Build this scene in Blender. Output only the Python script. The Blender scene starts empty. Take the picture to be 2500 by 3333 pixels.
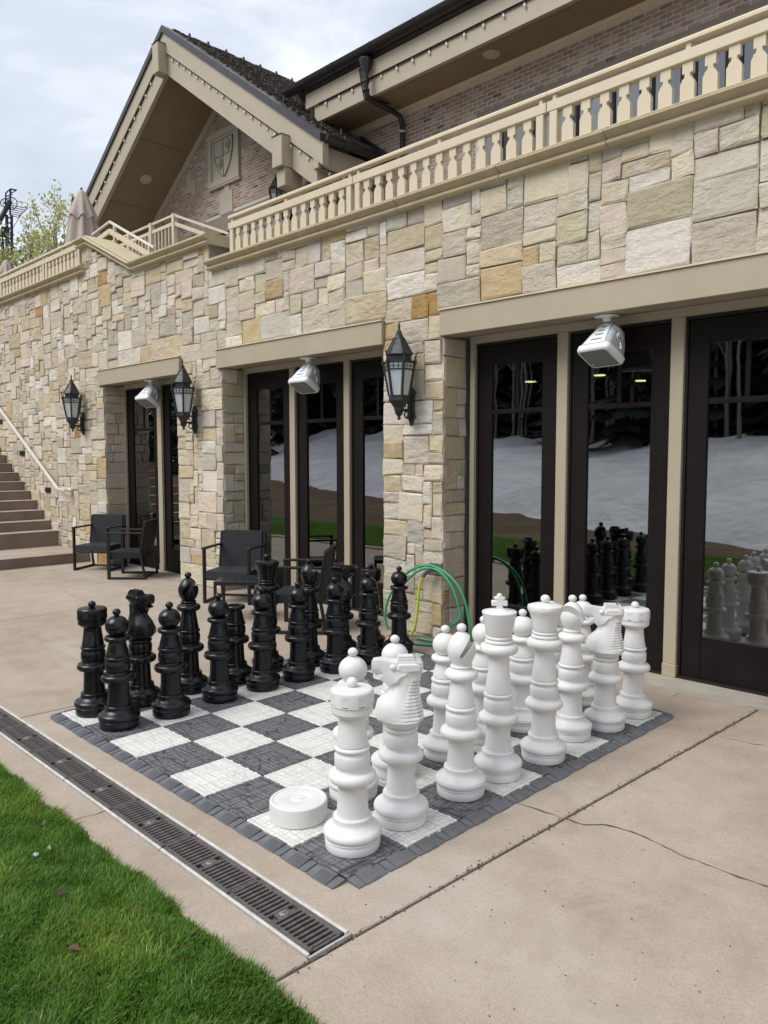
import bpy, bmesh, math, random
import numpy as np
from mathutils import Vector, Matrix
# ---------------------------------------------------------------- units
# all coordinates below are in chessboard squares; one square is U metres.
# x runs along the terrace wall (to the right), y towards the wall, z up; board top is z = 0
U = 0.345
G = -0.06                                   # pavement level
rnd = random.Random(7)
sc = bpy.context.scene
COL = sc.collection
# ---------------------------------------------------------------- camera
CR = np.array([[0.706214761, 0.707997325, -0.000706597],
               [0.0514456173, -0.0523114217, -0.9973048],
               [-0.706126093, 0.70427502, -0.0733664576]])
CC = np.array([14.2910474, -5.66994564, 4.82199414])
cam = bpy.data.objects.new('camera', bpy.data.cameras.new('camera'))
COL.objects.link(cam)
cam.matrix_world = Matrix.Translation(Vector(CC * U)) @ Matrix([[CR[0][k], -CR[1][k], -CR[2][k]] for k in range(3)]).to_4x4()
cam.data.sensor_fit = 'VERTICAL'; cam.data.sensor_height = 36; cam.data.lens = 27.0
cam.data.clip_start = 0.05; cam.data.clip_end = 3000
sc.camera = cam
# ---------------------------------------------------------------- sky and light (bright overcast)
SUN_EL, SUN_AZ = math.radians(51), math.radians(200)     # azimuth measured from +y clockwise
world = bpy.data.worlds.new('World'); sc.world = world; world.use_nodes = True
wt = world.node_tree; wt.nodes.clear()
def wn(t, **k):
    n = wt.nodes.new(t)
    for a, b in k.items(): setattr(n, a, b)
    return n
wo = wn('ShaderNodeOutputWorld'); wb = wn('ShaderNodeBackground')
sky = wn('ShaderNodeTexSky', sky_type='NISHITA', sun_disc=False, sun_elevation=SUN_EL, sun_rotation=SUN_AZ, air_density=1.0, dust_density=2.0, ozone_density=1.0)
wtc = wn('ShaderNodeTexCoord')
wmap = wn('ShaderNodeMapping'); wmap.inputs['Scale'].default_value = (1.0, 1.0, 2.6)
wnz = wn('ShaderNodeTexNoise'); wnz.inputs['Scale'].default_value = 2.7; wnz.inputs['Detail'].default_value = 7; wnz.inputs['Roughness'].default_value = 0.52; wnz.inputs['Distortion'].default_value = 0.35
wr = wn('ShaderNodeValToRGB')
wr.color_ramp.elements[0].position = 0.38; wr.color_ramp.elements[0].color = (4.5, 4.95, 5.7, 1)
wr.color_ramp.elements[1].position = 0.63; wr.color_ramp.elements[1].color = (7.6, 7.8, 8.1, 1)
e_ = wr.color_ramp.elements.new(0.5); e_.color = (5.2, 5.65, 6.35, 1)
wmix = wn('ShaderNodeMixRGB'); wmix.inputs[0].default_value = 0.9
for a, b in ((wtc.outputs['Generated'], wmap.inputs[0]), (wmap.outputs[0], wnz.inputs['Vector']), (wnz.outputs['Fac'], wr.inputs[0]),
             (sky.outputs[0], wmix.inputs[1]), (wr.outputs[0], wmix.inputs[2]), (wmix.outputs[0], wb.inputs[0]), (wb.outputs[0], wo.inputs[0])):
    wt.links.new(a, b)
wb.inputs[1].default_value = 0.1
sun = bpy.data.objects.new('sun', bpy.data.lights.new('sun', 'SUN')); COL.objects.link(sun)
sun.data.energy = 1.9; sun.data.angle = math.radians(36); sun.data.color = (1.0, 0.98, 0.95)
sdir = Vector((math.sin(SUN_AZ) * math.cos(SUN_EL), math.cos(SUN_AZ) * math.cos(SUN_EL), math.sin(SUN_EL)))
sun.rotation_euler = sdir.to_track_quat('Z', 'Y').to_euler(); sun.location = (0, -20, 30)
vs = sc.view_settings
vs.view_transform = 'Standard'; vs.look = 'None'; vs.gamma = 1.0; vs.use_curve_mapping = False; vs.exposure = 0.62
sc.cycles.max_bounces = 8; sc.cycles.diffuse_bounces = 4; sc.cycles.glossy_bounces = 4; sc.cycles.transparent_max_bounces = 12; sc.cycles.transmission_bounces = 6
sc.cycles.caustics_reflective = False; sc.cycles.caustics_refractive = False
# ---------------------------------------------------------------- helpers
def at(px, py, y=None, z=None, x=None):
    """point in the place seen at photograph pixel (px, py), on the plane y, z or x = const"""
    d = np.array([(px - 1250) / 2500, (py - 1666.5) / 2500, 1.0]) @ CR
    if y is not None: t = (y - CC[1]) / d[1]
    elif z is not None: t = (z - CC[2]) / d[2]
    else: t = (x - CC[0]) / d[0]
    return CC + t * d
def projpx(P):
    X = (np.asarray(P, float) - CC) @ CR.T
    return np.stack([1250 + 2500 * X[..., 0] / X[..., 2], 1666.5 + 2500 * X[..., 1] / X[..., 2], X[..., 2]], -1)
def tag(o, label=None, cat=None, group=None, kind=None):
    if label: o['label'] = label
    if cat: o['category'] = cat
    if group: o['group'] = group
    if kind: o['kind'] = kind
    return o
def empty(name, loc=(0, 0, 0), rz=0, label=None, cat=None, group=None):
    o = bpy.data.objects.new(name, None); COL.objects.link(o)
    o.location = Vector(loc) * U; o.rotation_euler = (0, 0, rz); o.empty_display_size = 0.1
    return tag(o, label, cat, group)
def copy_tree(o, parent=None):
    c = o.copy(); COL.objects.link(c)
    if parent is not None:
        c.parent = parent
    for ch in o.children: copy_tree(ch, c)
    return c
def wloc(p):
    v = Vector((0, 0, 0))
    while p is not None:
        v += p.location; p = p.parent
    return v
class MB:
    def __init__(s): s.v = []; s.f = []; s.c = []; s.col = None
    def add(s, vs_, fs):
        b = len(s.v); s.v += [tuple(q) for q in vs_]; s.f += [tuple(b + i for i in f) for f in fs]; s.c += [s.col] * len(fs)
        return s
    def box(s, x0, x1, y0, y1, z0, z1):
        return s.add([(x0, y0, z0), (x1, y0, z0), (x1, y1, z0), (x0, y1, z0), (x0, y0, z1), (x1, y0, z1), (x1, y1, z1), (x0, y1, z1)],
                     [(0, 3, 2, 1), (4, 5, 6, 7), (0, 1, 5, 4), (1, 2, 6, 5), (2, 3, 7, 6), (3, 0, 4, 7)])
    def prism(s, poly, axis, d0, d1):
        """poly: list of 2-D points; axis 'x': (y,z), 'y': (x,z), 'z': (x,y)"""
        def P(a, b, d): return {'x': (d, a, b), 'y': (a, d, b), 'z': (a, b, d)}[axis]
        n = len(poly)
        vv = [P(a, b, d0) for a, b in poly] + [P(a, b, d1) for a, b in poly]
        return s.add(vv, [tuple(range(n))[::-1], tuple(range(n, 2 * n))] + [(i, (i + 1) % n, n + (i + 1) % n, n + i) for i in range(n)])
    def lathe(s, prof, n=32, c=(0, 0), a0=0.0, cap=True):
        vv = []; ff = []
        for r, z in prof:
            for k in range(n):
                a = a0 + 2 * math.pi * k / n
                vv.append((c[0] + r * math.cos(a), c[1] + r * math.sin(a), z))
        for i in range(len(prof) - 1):
            for k in range(n):
                ff.append((i * n + k, i * n + (k + 1) % n, (i + 1) * n + (k + 1) % n, (i + 1) * n + k))
        if cap:
            ff.append(tuple(range(n))[::-1]); m = (len(prof) - 1) * n; ff.append(tuple(range(m, m + n)))
        return s.add(vv, ff)
    def tube(s, pts, r, n=8, closed=False):
        pts = [Vector(p) for p in pts]; m = len(pts); rr = r if isinstance(r, (list, tuple)) else [r] * m
        vv = []; prev = None
        for i, p in enumerate(pts):
            a = pts[(i - 1) % m] if (i or closed) else p; b = pts[(i + 1) % m] if (i < m - 1 or closed) else p
            t = (b - a).normalized()
            if prev is None:
                u_ = t.orthogonal().normalized()
            else:
                u_ = (prev - t * prev.dot(t)).normalized()
            prev = u_; w = t.cross(u_)
            vv += [p + (u_ * math.cos(2 * math.pi * k / n) + w * math.sin(2 * math.pi * k / n)) * rr[i] for k in range(n)]
        ff = []
        for i in range(m if closed else m - 1):
            j = (i + 1) % m
            ff += [(i * n + k, i * n + (k + 1) % n, j * n + (k + 1) % n, j * n + k) for k in range(n)]
        if not closed: ff += [tuple(range(n))[::-1], tuple(range((m - 1) * n, m * n))]
        return s.add(vv, ff)
    def bar(s, a, b, w, h=None, up=(0, 0, 1)):
        """square bar from a to b"""
        h = h or w; a = Vector(a); b = Vector(b); t = (b - a).normalized(); up = Vector(up)
        if abs(t.dot(up)) > .98: up = Vector((1, 0, 0))
        u_ = t.cross(up).normalized(); v_ = u_.cross(t)
        vv = [p + u_ * sx * w / 2 + v_ * sz * h / 2 for p in (a, b) for sx, sz in ((-1, -1), (1, -1), (1, 1), (-1, 1))]
        return s.add(vv, [(0, 3, 2, 1), (4, 5, 6, 7), (0, 1, 5, 4), (1, 2, 6, 5), (2, 3, 7, 6), (3, 0, 4, 7)])
    def ball(s, c, r, n=16, m=8, sz=1.0):
        prof = [(max(1e-4, r * math.sin(math.pi * i / m)), c[2] - sz * r * math.cos(math.pi * i / m)) for i in range(m + 1)]
        return s.lathe(prof, n, c[:2])
    def mesh(s, name, off=(0, 0, 0), smooth=None, bevel=0, seg=1):
        me = bpy.data.meshes.new(name)
        me.from_pydata([((a - off[0]) * U, (b - off[1]) * U, (c - off[2]) * U) for a, b, c in s.v], [], s.f)
        if any(c is not None for c in s.c):
            at_ = me.attributes.new('Col', 'FLOAT_COLOR', 'FACE')
            at_.data.foreach_set('color', np.array([(*(c or (.5, .5, .5)), 1.0) for c in s.c], 'f').ravel())
        bm = bmesh.new(); bm.from_mesh(me)
        bmesh.ops.recalc_face_normals(bm, faces=bm.faces)
        if bevel:
            es = [e for e in bm.edges if len(e.link_faces) == 2 and e.calc_face_angle(0) > .6]
            bmesh.ops.bevel(bm, geom=es, offset=bevel * U, segments=seg, affect='EDGES', profile=.7, clamp_overlap=True)
        bm.to_mesh(me); bm.free()
        if smooth is not None:
            me.polygons.foreach_set('use_smooth', [True] * len(me.polygons)); me.set_sharp_from_angle(angle=math.radians(smooth))
        return me
    def build(s, name, m, parent=None, world=False, smooth=None, bevel=0, seg=1, loc=None):
        off = (0, 0, 0)
        if world and parent is not None: off = tuple(wloc(parent) / U)
        if loc is not None and parent is None: off = loc
        me = s.mesh(name, off, smooth, bevel, seg)
        o = bpy.data.objects.new(name, me); COL.objects.link(o); me.materials.append(m)
        if parent is not None: o.parent = parent
        elif loc is not None: o.location = Vector(loc) * U
        return o
def inst(name, me, parent, loc=(0, 0, 0), rz=0, scale=None):
    o = bpy.data.objects.new(name, me); COL.objects.link(o); o.parent = parent
    o.location = Vector(loc) * U; o.rotation_euler = (0, 0, rz)
    if scale: o.scale = scale
    return o
# ---------------------------------------------------------------- materials
M = {}
class NT:
    def __init__(s, name):
        s.m = bpy.data.materials.new(name); s.m.use_nodes = True; s.t = s.m.node_tree; s.t.nodes.clear()
        s.out = s.n('ShaderNodeOutputMaterial'); s.b = s.n('ShaderNodeBsdfPrincipled'); s.l(s.b.outputs[0], s.out.inputs[0])
        s.tc = s.n('ShaderNodeTexCoord'); s.co = s.tc.outputs['Object']; M[name] = s.m
    def n(s, t, **k):
        x = s.t.nodes.new(t)
        for a, b in k.items():
            if a[0] == '_': x.inputs[int(a[1:]) if a[1:].isdigit() else a[1:].replace('_', ' ')].default_value = b
            else: setattr(x, a, b)
        return x
    def l(s, a, b): s.t.links.new(a, b)
    def noise(s, scale, detail=4, rough=.55, dist=0, co=None, out='Fac'):
        x = s.n('ShaderNodeTexNoise', _Scale=scale, _Detail=detail, _Roughness=rough, _Distortion=dist); s.l(co or s.co, x.inputs['Vector']); return x.outputs[out]
    def ramp(s, fac, *stops):
        x = s.n('ShaderNodeValToRGB'); cr = x.color_ramp
        while len(cr.elements) < len(stops): cr.elements.new(.5)
        for e, (p, c) in zip(cr.elements, stops):
            e.position = p; e.color = (*c, 1) if hasattr(c, '__len__') else (c, c, c, 1)
        s.l(fac, x.inputs[0]); return x.outputs[0]
    def mix(s, fac, a, b, mode='MIX'):
        x = s.n('ShaderNodeMixRGB', blend_type=mode)
        for i, q in enumerate((fac, a, b)):
            if isinstance(q, (int, float)): x.inputs[i].default_value = q if i == 0 else (q, q, q, 1)
            elif isinstance(q, tuple): x.inputs[i].default_value = (*q, 1)
            else: s.l(q, x.inputs[i])
        return x.outputs[0]
    def math(s, op, a, b=None, clamp=False):
        x = s.n('ShaderNodeMath', operation=op, use_clamp=clamp)
        for i, q in enumerate((a, b)):
            if q is None: continue
            if isinstance(q, (int, float)): x.inputs[i].default_value = q
            else: s.l(q, x.inputs[i])
        return x.outputs[0]
    def mapping(s, scale=(1, 1, 1), rot=(0, 0, 0), loc=(0, 0, 0), co=None):
        x = s.n('ShaderNodeMapping'); x.inputs['Scale'].default_value = scale; x.inputs['Rotation'].default_value = rot; x.inputs['Location'].default_value = loc
        s.l(co or s.co, x.inputs[0]); return x.outputs[0]
    def vor(s, scale, feature='F1', co=None, out='Distance', rnd_=1.0):
        x = s.n('ShaderNodeTexVoronoi', feature=feature, _Scale=scale); x.inputs['Randomness'].default_value = rnd_; s.l(co or s.co, x.inputs['Vector']); return x.outputs[out]
    def bump(s, h, strength=.3, dist=.01, prev=None):
        x = s.n('ShaderNodeBump', _Strength=strength, _Distance=dist); s.l(h, x.inputs['Height'])
        if prev is not None: s.l(prev, x.inputs['Normal'])
        s.l(x.outputs[0], s.b.inputs['Normal']); return x.outputs[0]
    def set(s, color=None, rough=None, metal=None, spec=None, **k):
        for key, q in (('Base Color', color), ('Roughness', rough), ('Metallic', metal), ('Specular IOR Level', spec)):
            if q is None: continue
            if isinstance(q, tuple): s.b.inputs[key].default_value = (*q, 1)
            elif isinstance(q, (int, float)): s.b.inputs[key].default_value = q
            else: s.l(q, s.b.inputs[key])
        return s
def simple(name, c, c2=None, rough=.6, scale=6, bump=0, bscale=80, metal=0, spec=.5, bdist=.004, rvar=0.0):
    t = NT(name); c2 = c2 or tuple(.82 * q for q in c)
    t.set(color=t.ramp(t.noise(scale, 5, .6), (.3, c2), (.7, c)), metal=metal, spec=spec)
    if rvar: t.set(rough=t.ramp(t.noise(scale * 1.7, 4), (.3, max(0, rough - rvar)), (.7, rough + rvar)))
    else: t.set(rough=rough)
    if bump: t.bump(t.noise(bscale, 3), bump, bdist)
    return t
# concrete
t = NT('concrete')
big = t.noise(.55, 5, .6, .6); mid = t.noise(5, 5, .6); fine = t.noise(150, 3, .7); sp = t.vor(170)
c = t.ramp(big, (.32, (.315, .245, .188)), (.5, (.405, .328, .26)), (.68, (.475, .405, .335)))
c = t.mix(.35, c, t.ramp(mid, (.3, (.30, .245, .19)), (.7, (.49, .425, .355))))
c = t.mix(t.ramp(fine, (.36, .36), (.56, 0)), c, (.17, .13, .10))
c = t.mix(t.ramp(t.noise(230, 2, .6), (.60, 0), (.70, .45)), c, (.58, .51, .43))
st = t.noise(1.3, 6, .65, 1.2, co=t.mapping((1, 1, 1), loc=(31, 7, 0)))
c = t.mix(t.ramp(st, (.58, 0), (.74, .5)), c, (.27, .185, .125))
st3 = t.noise(.42, 7, .7, 1.6, co=t.mapping((1, 1, 1), loc=(5, 41, 0)))
c = t.mix(t.ramp(st3, (.54, 0), (.60, .22), (.64, .08), (.72, .3)), c, (.24, .19, .15))
st2 = t.noise(.9, 6, .62, .5, co=t.mapping((.5, 1.4, 1), rot=(0, 0, .5), loc=(3, 17, 0)))
c = t.mix(t.ramp(st2, (.56, 0), (.72, .4)), c, (.47, .44, .39))
sp2 = t.vor(7, co=t.mapping((1, 1, .0)))
c = t.mix(t.ramp(sp2, (.012, .7), (.03, 0)), c, (.1, .075, .06))
t.set(color=c, rough=.88, spec=.25); t.bump(fine, .35, .003, t.bump(sp, .2, .002))
simple('concrete_pale', (.42, .38, .32), (.29, .26, .215), .85, 4, .3, 90)
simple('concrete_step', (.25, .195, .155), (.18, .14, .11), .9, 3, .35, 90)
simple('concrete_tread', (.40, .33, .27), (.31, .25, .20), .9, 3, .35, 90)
simple('joint_dirt', (.085, .065, .05), (.16, .125, .10), .95, 22, .5, 60)
simple('crack_dark', (.07, .05, .04), (.11, .085, .07), .95, 30)
# stones
t = NT('stone')
at_ = t.n('ShaderNodeAttribute', attribute_name='Col'); vm = t.n('ShaderNodeVectorMath', operation='MULTIPLY_ADD'); t.l(at_.outputs['Color'], vm.inputs[0]); vm.inputs[1].default_value = (61, 47, 83); t.l(t.co, vm.inputs[2]); co = vm.outputs[0]
sxz = t.mapping((1, 1, 2.2), rot=(0, .35, 0), co=co)
n1 = t.noise(3.2, 6, .6, .8, co=sxz); n2 = t.noise(11, 6, .65, .3, co=co); n3 = t.noise(60, 4, .65, co=co)
c = t.mix(t.ramp(n2, (.3, .5), (.62, 0)), at_.outputs['Color'], t.mix(1, at_.outputs['Color'], (.78, .74, .70), 'MULTIPLY'))
c = t.mix(t.ramp(n1, (.57, 0), (.76, .45)), c, (.46, .36, .21))
c = t.mix(t.ramp(t.noise(2.4, 5, .6, 1.0, co=t.mapping((1, 1, 1), loc=(9, 3, 5), co=co)), (.56, 0), (.7, .5)), c, (.60, .58, .53))
c = t.mix(t.ramp(n3, (.35, .35), (.55, 0)), c, t.mix(1, c, (.7, .68, .66), 'MULTIPLY'))
t.set(color=c, rough=.9, spec=.2)
sepc = t.n('ShaderNodeSeparateXYZ'); t.l(at_.outputs['Color'], sepc.inputs[0]); rv = t.math('FRACT', t.math('MULTIPLY', sepc.outputs[1], 977.0))
rough_h = t.math('MULTIPLY', t.noise(5, 6, .6, .25, co=sxz), t.math('ADD', t.math('MULTIPLY', rv, .9), .25))
b = t.bump(rough_h, .8, .05); t.bump(n3, .5, .009, b)
simple('mortar', (.27, .24, .195), (.19, .17, .14), .95, 12, .4, 80)
simple('coping', (.52, .44, .29), (.43, .36, .23), .85, 9, .35, 60, bdist=.006)
simple('tan_paint', (.42, .36, .26), (.385, .33, .235), .55, 3, .06, 200)
simple('cream_paint', (.64, .55, .40), (.58, .495, .355), .5, 5, .05, 200)
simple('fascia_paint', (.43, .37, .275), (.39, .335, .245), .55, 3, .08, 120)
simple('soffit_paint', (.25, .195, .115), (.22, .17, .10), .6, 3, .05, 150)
simple('taupe_paint', (.26, .225, .175), (.235, .20, .155), .6, 3)
simple('trim_grey', (.50, .46, .36), (.45, .415, .32), .6, 6, .1, 90)
t = NT('brick'); at_ = t.n('ShaderNodeAttribute', attribute_name='Col')
c = t.mix(t.ramp(t.noise(22, 5, .65), (.35, .55), (.6, 0)), at_.outputs['Color'], t.mix(1, at_.outputs['Color'], (.72, .7, .68), 'MULTIPLY'))
c = t.mix(t.ramp(t.noise(9, 5, .6), (.55, 0), (.72, .4)), c, (.50, .43, .36))
t.set(color=c, rough=.9, spec=.2); t.bump(t.noise(45, 4), .4, .006)
simple('brick_mortar', (.66, .64, .57), (.58, .56, .49), .95, 14, .3, 90)
t = NT('shingle'); at_ = t.n('ShaderNodeAttribute', attribute_name='Col')
t.set(color=t.mix(t.ramp(t.noise(30, 4), (.35, .5), (.6, 0)), at_.outputs['Color'], (.035, .03, .028)), rough=.9, spec=.2); t.bump(t.noise(60, 4, co=t.mapping((8, 1, 1))), .5, .006)
simple('roof_metal', (.045, .042, .045), (.03, .028, .03), .42, 4, rvar=.1)
simple('gutter_brown', (.022, .018, .017), (.015, .012, .012), .35, 5, rvar=.08)
simple('black_metal', (.012, .012, .013), (.02, .02, .021), .5, 30, .15, 120, rvar=.1)
simple('lantern_metal', (.016, .016, .017), (.028, .028, .029), .5, 25, .12, 150, rvar=.1)
simple('door_wood', (.011, .008, .008), (.015, .011, .0105), .45, 6, .06, 60, rvar=.06, spec=.14)
simple('dark_seal', (.006, .005, .005), None, .6)
simple('frosted_glass', (.52, .56, .56), (.42, .46, .47), .25, 8)
simple('bulb_white', (.78, .78, .76), None, .3)
simple('socket_black', (.01, .01, .01), None, .5)
simple('speaker_white', (.76, .77, .78), (.70, .71, .72), .4, 8)
simple('speaker_shell', (.40, .41, .42), (.36, .37, .38), .42, 8)
t = NT('speaker_grille'); d_ = t.vor(520, rnd_=0.0); t.set(color=t.ramp(d_, (.2, (.12, .12, .12)), (.5, (.24, .24, .235))), rough=.6); t.bump(d_, .4, .001)
simple('speaker_vent', (.30, .31, .32), None, .6)
simple('steel', (.42, .41, .39), (.25, .24, .22), .45, 30, metal=.8)
simple('white_edge', (.62, .62, .58), (.44, .42, .38), .6, 14, .2, 60)
t = NT('grate_iron')
c = t.ramp(t.noise(28, 5, .65), (.35, (.075, .062, .058)), (.65, (.135, .115, .108)))
c = t.mix(t.ramp(t.vor(75), (.12, .8), (.2, 0)), c, (.26, .24, .22)); t.set(color=c, rough=.75, spec=.3); t.bump(t.vor(75), .4, .003)
simple('channel_dark', (.012, .010, .009), (.03, .025, .02), .95, 12)
# chess
t = NT('white_plastic')
c = t.ramp(t.noise(6, 5, .6), (.35, (.67, .665, .65)), (.65, (.75, .745, .73)))
c = t.mix(t.ramp(t.noise(38, 5, .7), (.60, 0), (.74, .34)), c, (.46, .44, .40))
c = t.mix(t.ramp(t.noise(9, 7, .75, 1.5, co=t.mapping((1, 1, 5))), (.66, 0), (.72, .3)), c, (.40, .37, .33)); t.set(color=c, rough=t.ramp(t.noise(20, 4), (.3, .36), (.7, .5)), spec=.45); t.bump(t.noise(18, 4), .03, .004)
t = NT('black_plastic')
c = t.ramp(t.noise(7, 5, .6), (.35, (.004, .004, .005)), (.65, (.007, .007, .009)))
c = t.mix(t.ramp(t.noise(60, 5, .7), (.66, 0), (.76, .1)), c, (.05, .05, .05)); t.set(color=c, rough=t.ramp(t.noise(16, 4), (.3, .2), (.7, .33)), spec=.42); t.bump(t.noise(18, 4), .02, .004)
def tile_mat(name, base, dark, line, amt):
    t = NT(name)
    oi = t.n('ShaderNodeObjectInfo'); add = t.n('ShaderNodeVectorMath', operation='ADD'); cx = t.n('ShaderNodeCombineXYZ')
    t.l(t.math('MULTIPLY', oi.outputs['Random'], 41.0), cx.inputs[0]); t.l(t.math('MULTIPLY', oi.outputs['Random'], 17.0), cx.inputs[1])
    t.l(t.co, add.inputs[0]); t.l(cx.outputs[0], add.inputs[1]); co = add.outputs[0]
    hs = []
    ckr = t.n('ShaderNodeTexChecker'); ckr.inputs['Scale'].default_value = 8.7; t.l(t.mapping((1, 1, 0), loc=(.0575, .0575, 0)), ckr.inputs['Vector'])
    for rz_ in (0, math.pi / 2):
        bk_ = t.n('ShaderNodeTexBrick', offset=.37); bk_.inputs['Scale'].default_value = 22; bk_.inputs['Mortar Size'].default_value = .045; bk_.inputs['Mortar Smooth'].default_value = .4; bk_.inputs['Brick Width'].default_value = 1.55; bk_.inputs['Row Height'].default_value = .62
        t.l(t.mapping((1, 1, 0), rot=(0, 0, rz_), co=co), bk_.inputs['Vector'])
        msk = ckr.outputs['Fac'] if rz_ == 0 else t.math('SUBTRACT', 1.0, ckr.outputs['Fac'])
        hs.append(t.math('MAXIMUM', t.math('SUBTRACT', 1.0, bk_.outputs['Fac']), msk))
    for rot, sx, sy, s_, w in ((.5, 1, .13, 22, .03), (-.72, .13, 1, 20, .03)):
        d = t.vor(s_, 'DISTANCE_TO_EDGE', co=t.mapping((sx, sy, 0), rot=(0, 0, rot), co=co))
        hs.append(t.ramp(d, (0, 0.0), (w, 1.0)))
    h = hs[0]
    for q in hs[1:]: h = t.math('MINIMUM', h, q)
    # brick-like border and thirds lines of each square
    sep = t.n('ShaderNodeSeparateXYZ'); t.l(t.co, sep.inputs[0])
    gl = None
    for ax in (0, 1):
        a_ = t.math('ABSOLUTE', sep.outputs[ax])
        for p in (.06, .148):
            q = t.math('ABSOLUTE', t.math('SUBTRACT', a_, p))
            gl = q if gl is None else t.math('MINIMUM', gl, q)
    gl = t.ramp(gl, (0.0012, 0.0), (.003, 1.0))
    h = t.math('MINIMUM', h, gl)
    c = t.mix(t.ramp(t.noise(7, 5), (.3, .55), (.7, 0)), base, dark)
    c = t.mix(t.math('MULTIPLY', t.math('SUBTRACT', 1.0, h), amt), c, line)
    t.set(color=c, rough=.62, spec=.35); t.bump(h, .55, .004)
tile_mat('tile_dark', (.175, .18, .188), (.128, .132, .138), (.026, .027, .029), .95)
tile_mat('tile_light', (.76, .745, .70), (.68, .66, .61), (.38, .37, .34), .55)
t = NT('ramp_dark'); c = t.ramp(t.noise(10, 5), (.3, (.10, .104, .112)), (.7, (.165, .17, .18))); t.set(color=c, rough=.6, spec=.35); t.bump(t.noise(60, 4), .25, .003)
# chairs, hose, cloth
t = NT('rattan')
w1 = t.n('ShaderNodeTexBrick', offset=.5); w1.inputs['Scale'].default_value = 34; w1.inputs['Mortar Size'].default_value = .12; w1.inputs['Mortar Smooth'].default_value = 1; w1.inputs['Brick Width'].default_value = .9; w1.inputs['Row Height'].default_value = .35
sep = t.n('ShaderNodeSeparateXYZ'); t.l(t.co, sep.inputs[0]); cmb = t.n('ShaderNodeCombineXYZ'); t.l(sep.outputs[0], cmb.inputs[0]); t.l(t.math('ADD', sep.outputs[1], sep.outputs[2]), cmb.inputs[1]); t.l(cmb.outputs[0], w1.inputs['Vector'])
t.set(color=t.mix(w1.outputs['Fac'], (.032, .035, .042), (.004, .004, .005)), rough=.5, spec=.4); t.bump(t.math('SUBTRACT', 1.0, w1.outputs['Fac']), .9, .004)
simple('chair_frame', (.009, .010, .012), None, .4, rvar=.05)
t = simple('table_top', (.010, .011, .013), (.02, .021, .023), .28, 9, rvar=.15)
simple('hose_green', (.03, .32, .15), (.025, .27, .12), .4, 10)
simple('hose_yellow', (.52, .66, .03), (.46, .6, .02), .45, 10)
simple('hose_grey', (.13, .14, .15), None, .5)
simple('canvas', (.48, .405, .35), (.42, .35, .30), .9, 8, .2, 120)
simple('rail_metal', (.72, .68, .58), (.62, .58, .49), .28, 6, spec=.6)
# nature
t = NT('grass'); at_ = t.n('ShaderNodeAttribute', attribute_name='Col'); t.set(color=at_.outputs['Color'], rough=.55, spec=.3)
tr = t.n('ShaderNodeBsdfTranslucent'); t.l(at_.outputs['Color'], tr.inputs[0]); ms = t.n('ShaderNodeMixShader', _0=.45); t.l(t.b.outputs[0], ms.inputs[1]); t.l(tr.outputs[0], ms.inputs[2]); t.l(ms.outputs[0], t.out.inputs[0])
t = NT('leaf'); at_ = t.n('ShaderNodeAttribute', attribute_name='Col'); t.set(color=at_.outputs['Color'], rough=.6, spec=.25)
tr = t.n('ShaderNodeBsdfTranslucent'); t.l(at_.outputs['Color'], tr.inputs[0]); ms = t.n('ShaderNodeMixShader', _0=.35); t.l(t.b.outputs[0], ms.inputs[1]); t.l(tr.outputs[0], ms.inputs[2]); t.l(ms.outputs[0], t.out.inputs[0])
t = NT('lawn_soil'); c = t.ramp(t.noise(6, 5), (.3, (.035, .08, .014)), (.6, (.05, .115, .02)), (.8, (.09, .08, .04))); t.set(color=c, rough=.95, spec=.1); t.bump(t.noise(60, 4), .6, .02)
t = NT('earth'); c = t.ramp(t.noise(.6, 6), (.3, (.09, .06, .035)), (.7, (.16, .12, .075))); t.set(color=c, rough=.95, spec=.1); t.bump(t.noise(12, 4), .4, .03)
t = NT('snow'); c = t.ramp(t.noise(.35, 6, .6), (.3, (.62, .62, .64)), (.6, (.80, .81, .83))); c = t.mix(t.ramp(t.noise(1.6, 7, .72), (.5, 0), (.7, .6)), c, (.46, .42, .38)); t.set(color=c, rough=.85, spec=.2); t.bump(t.noise(.8, 6, .65), .8, .35)
t = NT('hill_green'); c = t.ramp(t.noise(.25, 6), (.3, (.06, .075, .02)), (.7, (.14, .15, .05))); t.set(color=c, rough=.95, spec=.1)
simple('bark_pale', (.30, .28, .24), (.17, .15, .12), .9, 8)
simple('bark_dark', (.05, .04, .032), (.03, .025, .02), .9, 8)
simple('lift_steel', (.012, .012, .012), (.02, .018, .017), .6, 2)
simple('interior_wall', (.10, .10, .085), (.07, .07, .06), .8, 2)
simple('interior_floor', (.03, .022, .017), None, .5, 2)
t = NT('lamp_glow'); t.b.inputs['Base Color'].default_value = (.9, .8, .6, 1); t.b.inputs['Emission Color'].default_value = (1, .78, .42, 1); t.b.inputs['Emission Strength'].default_value = 6
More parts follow.
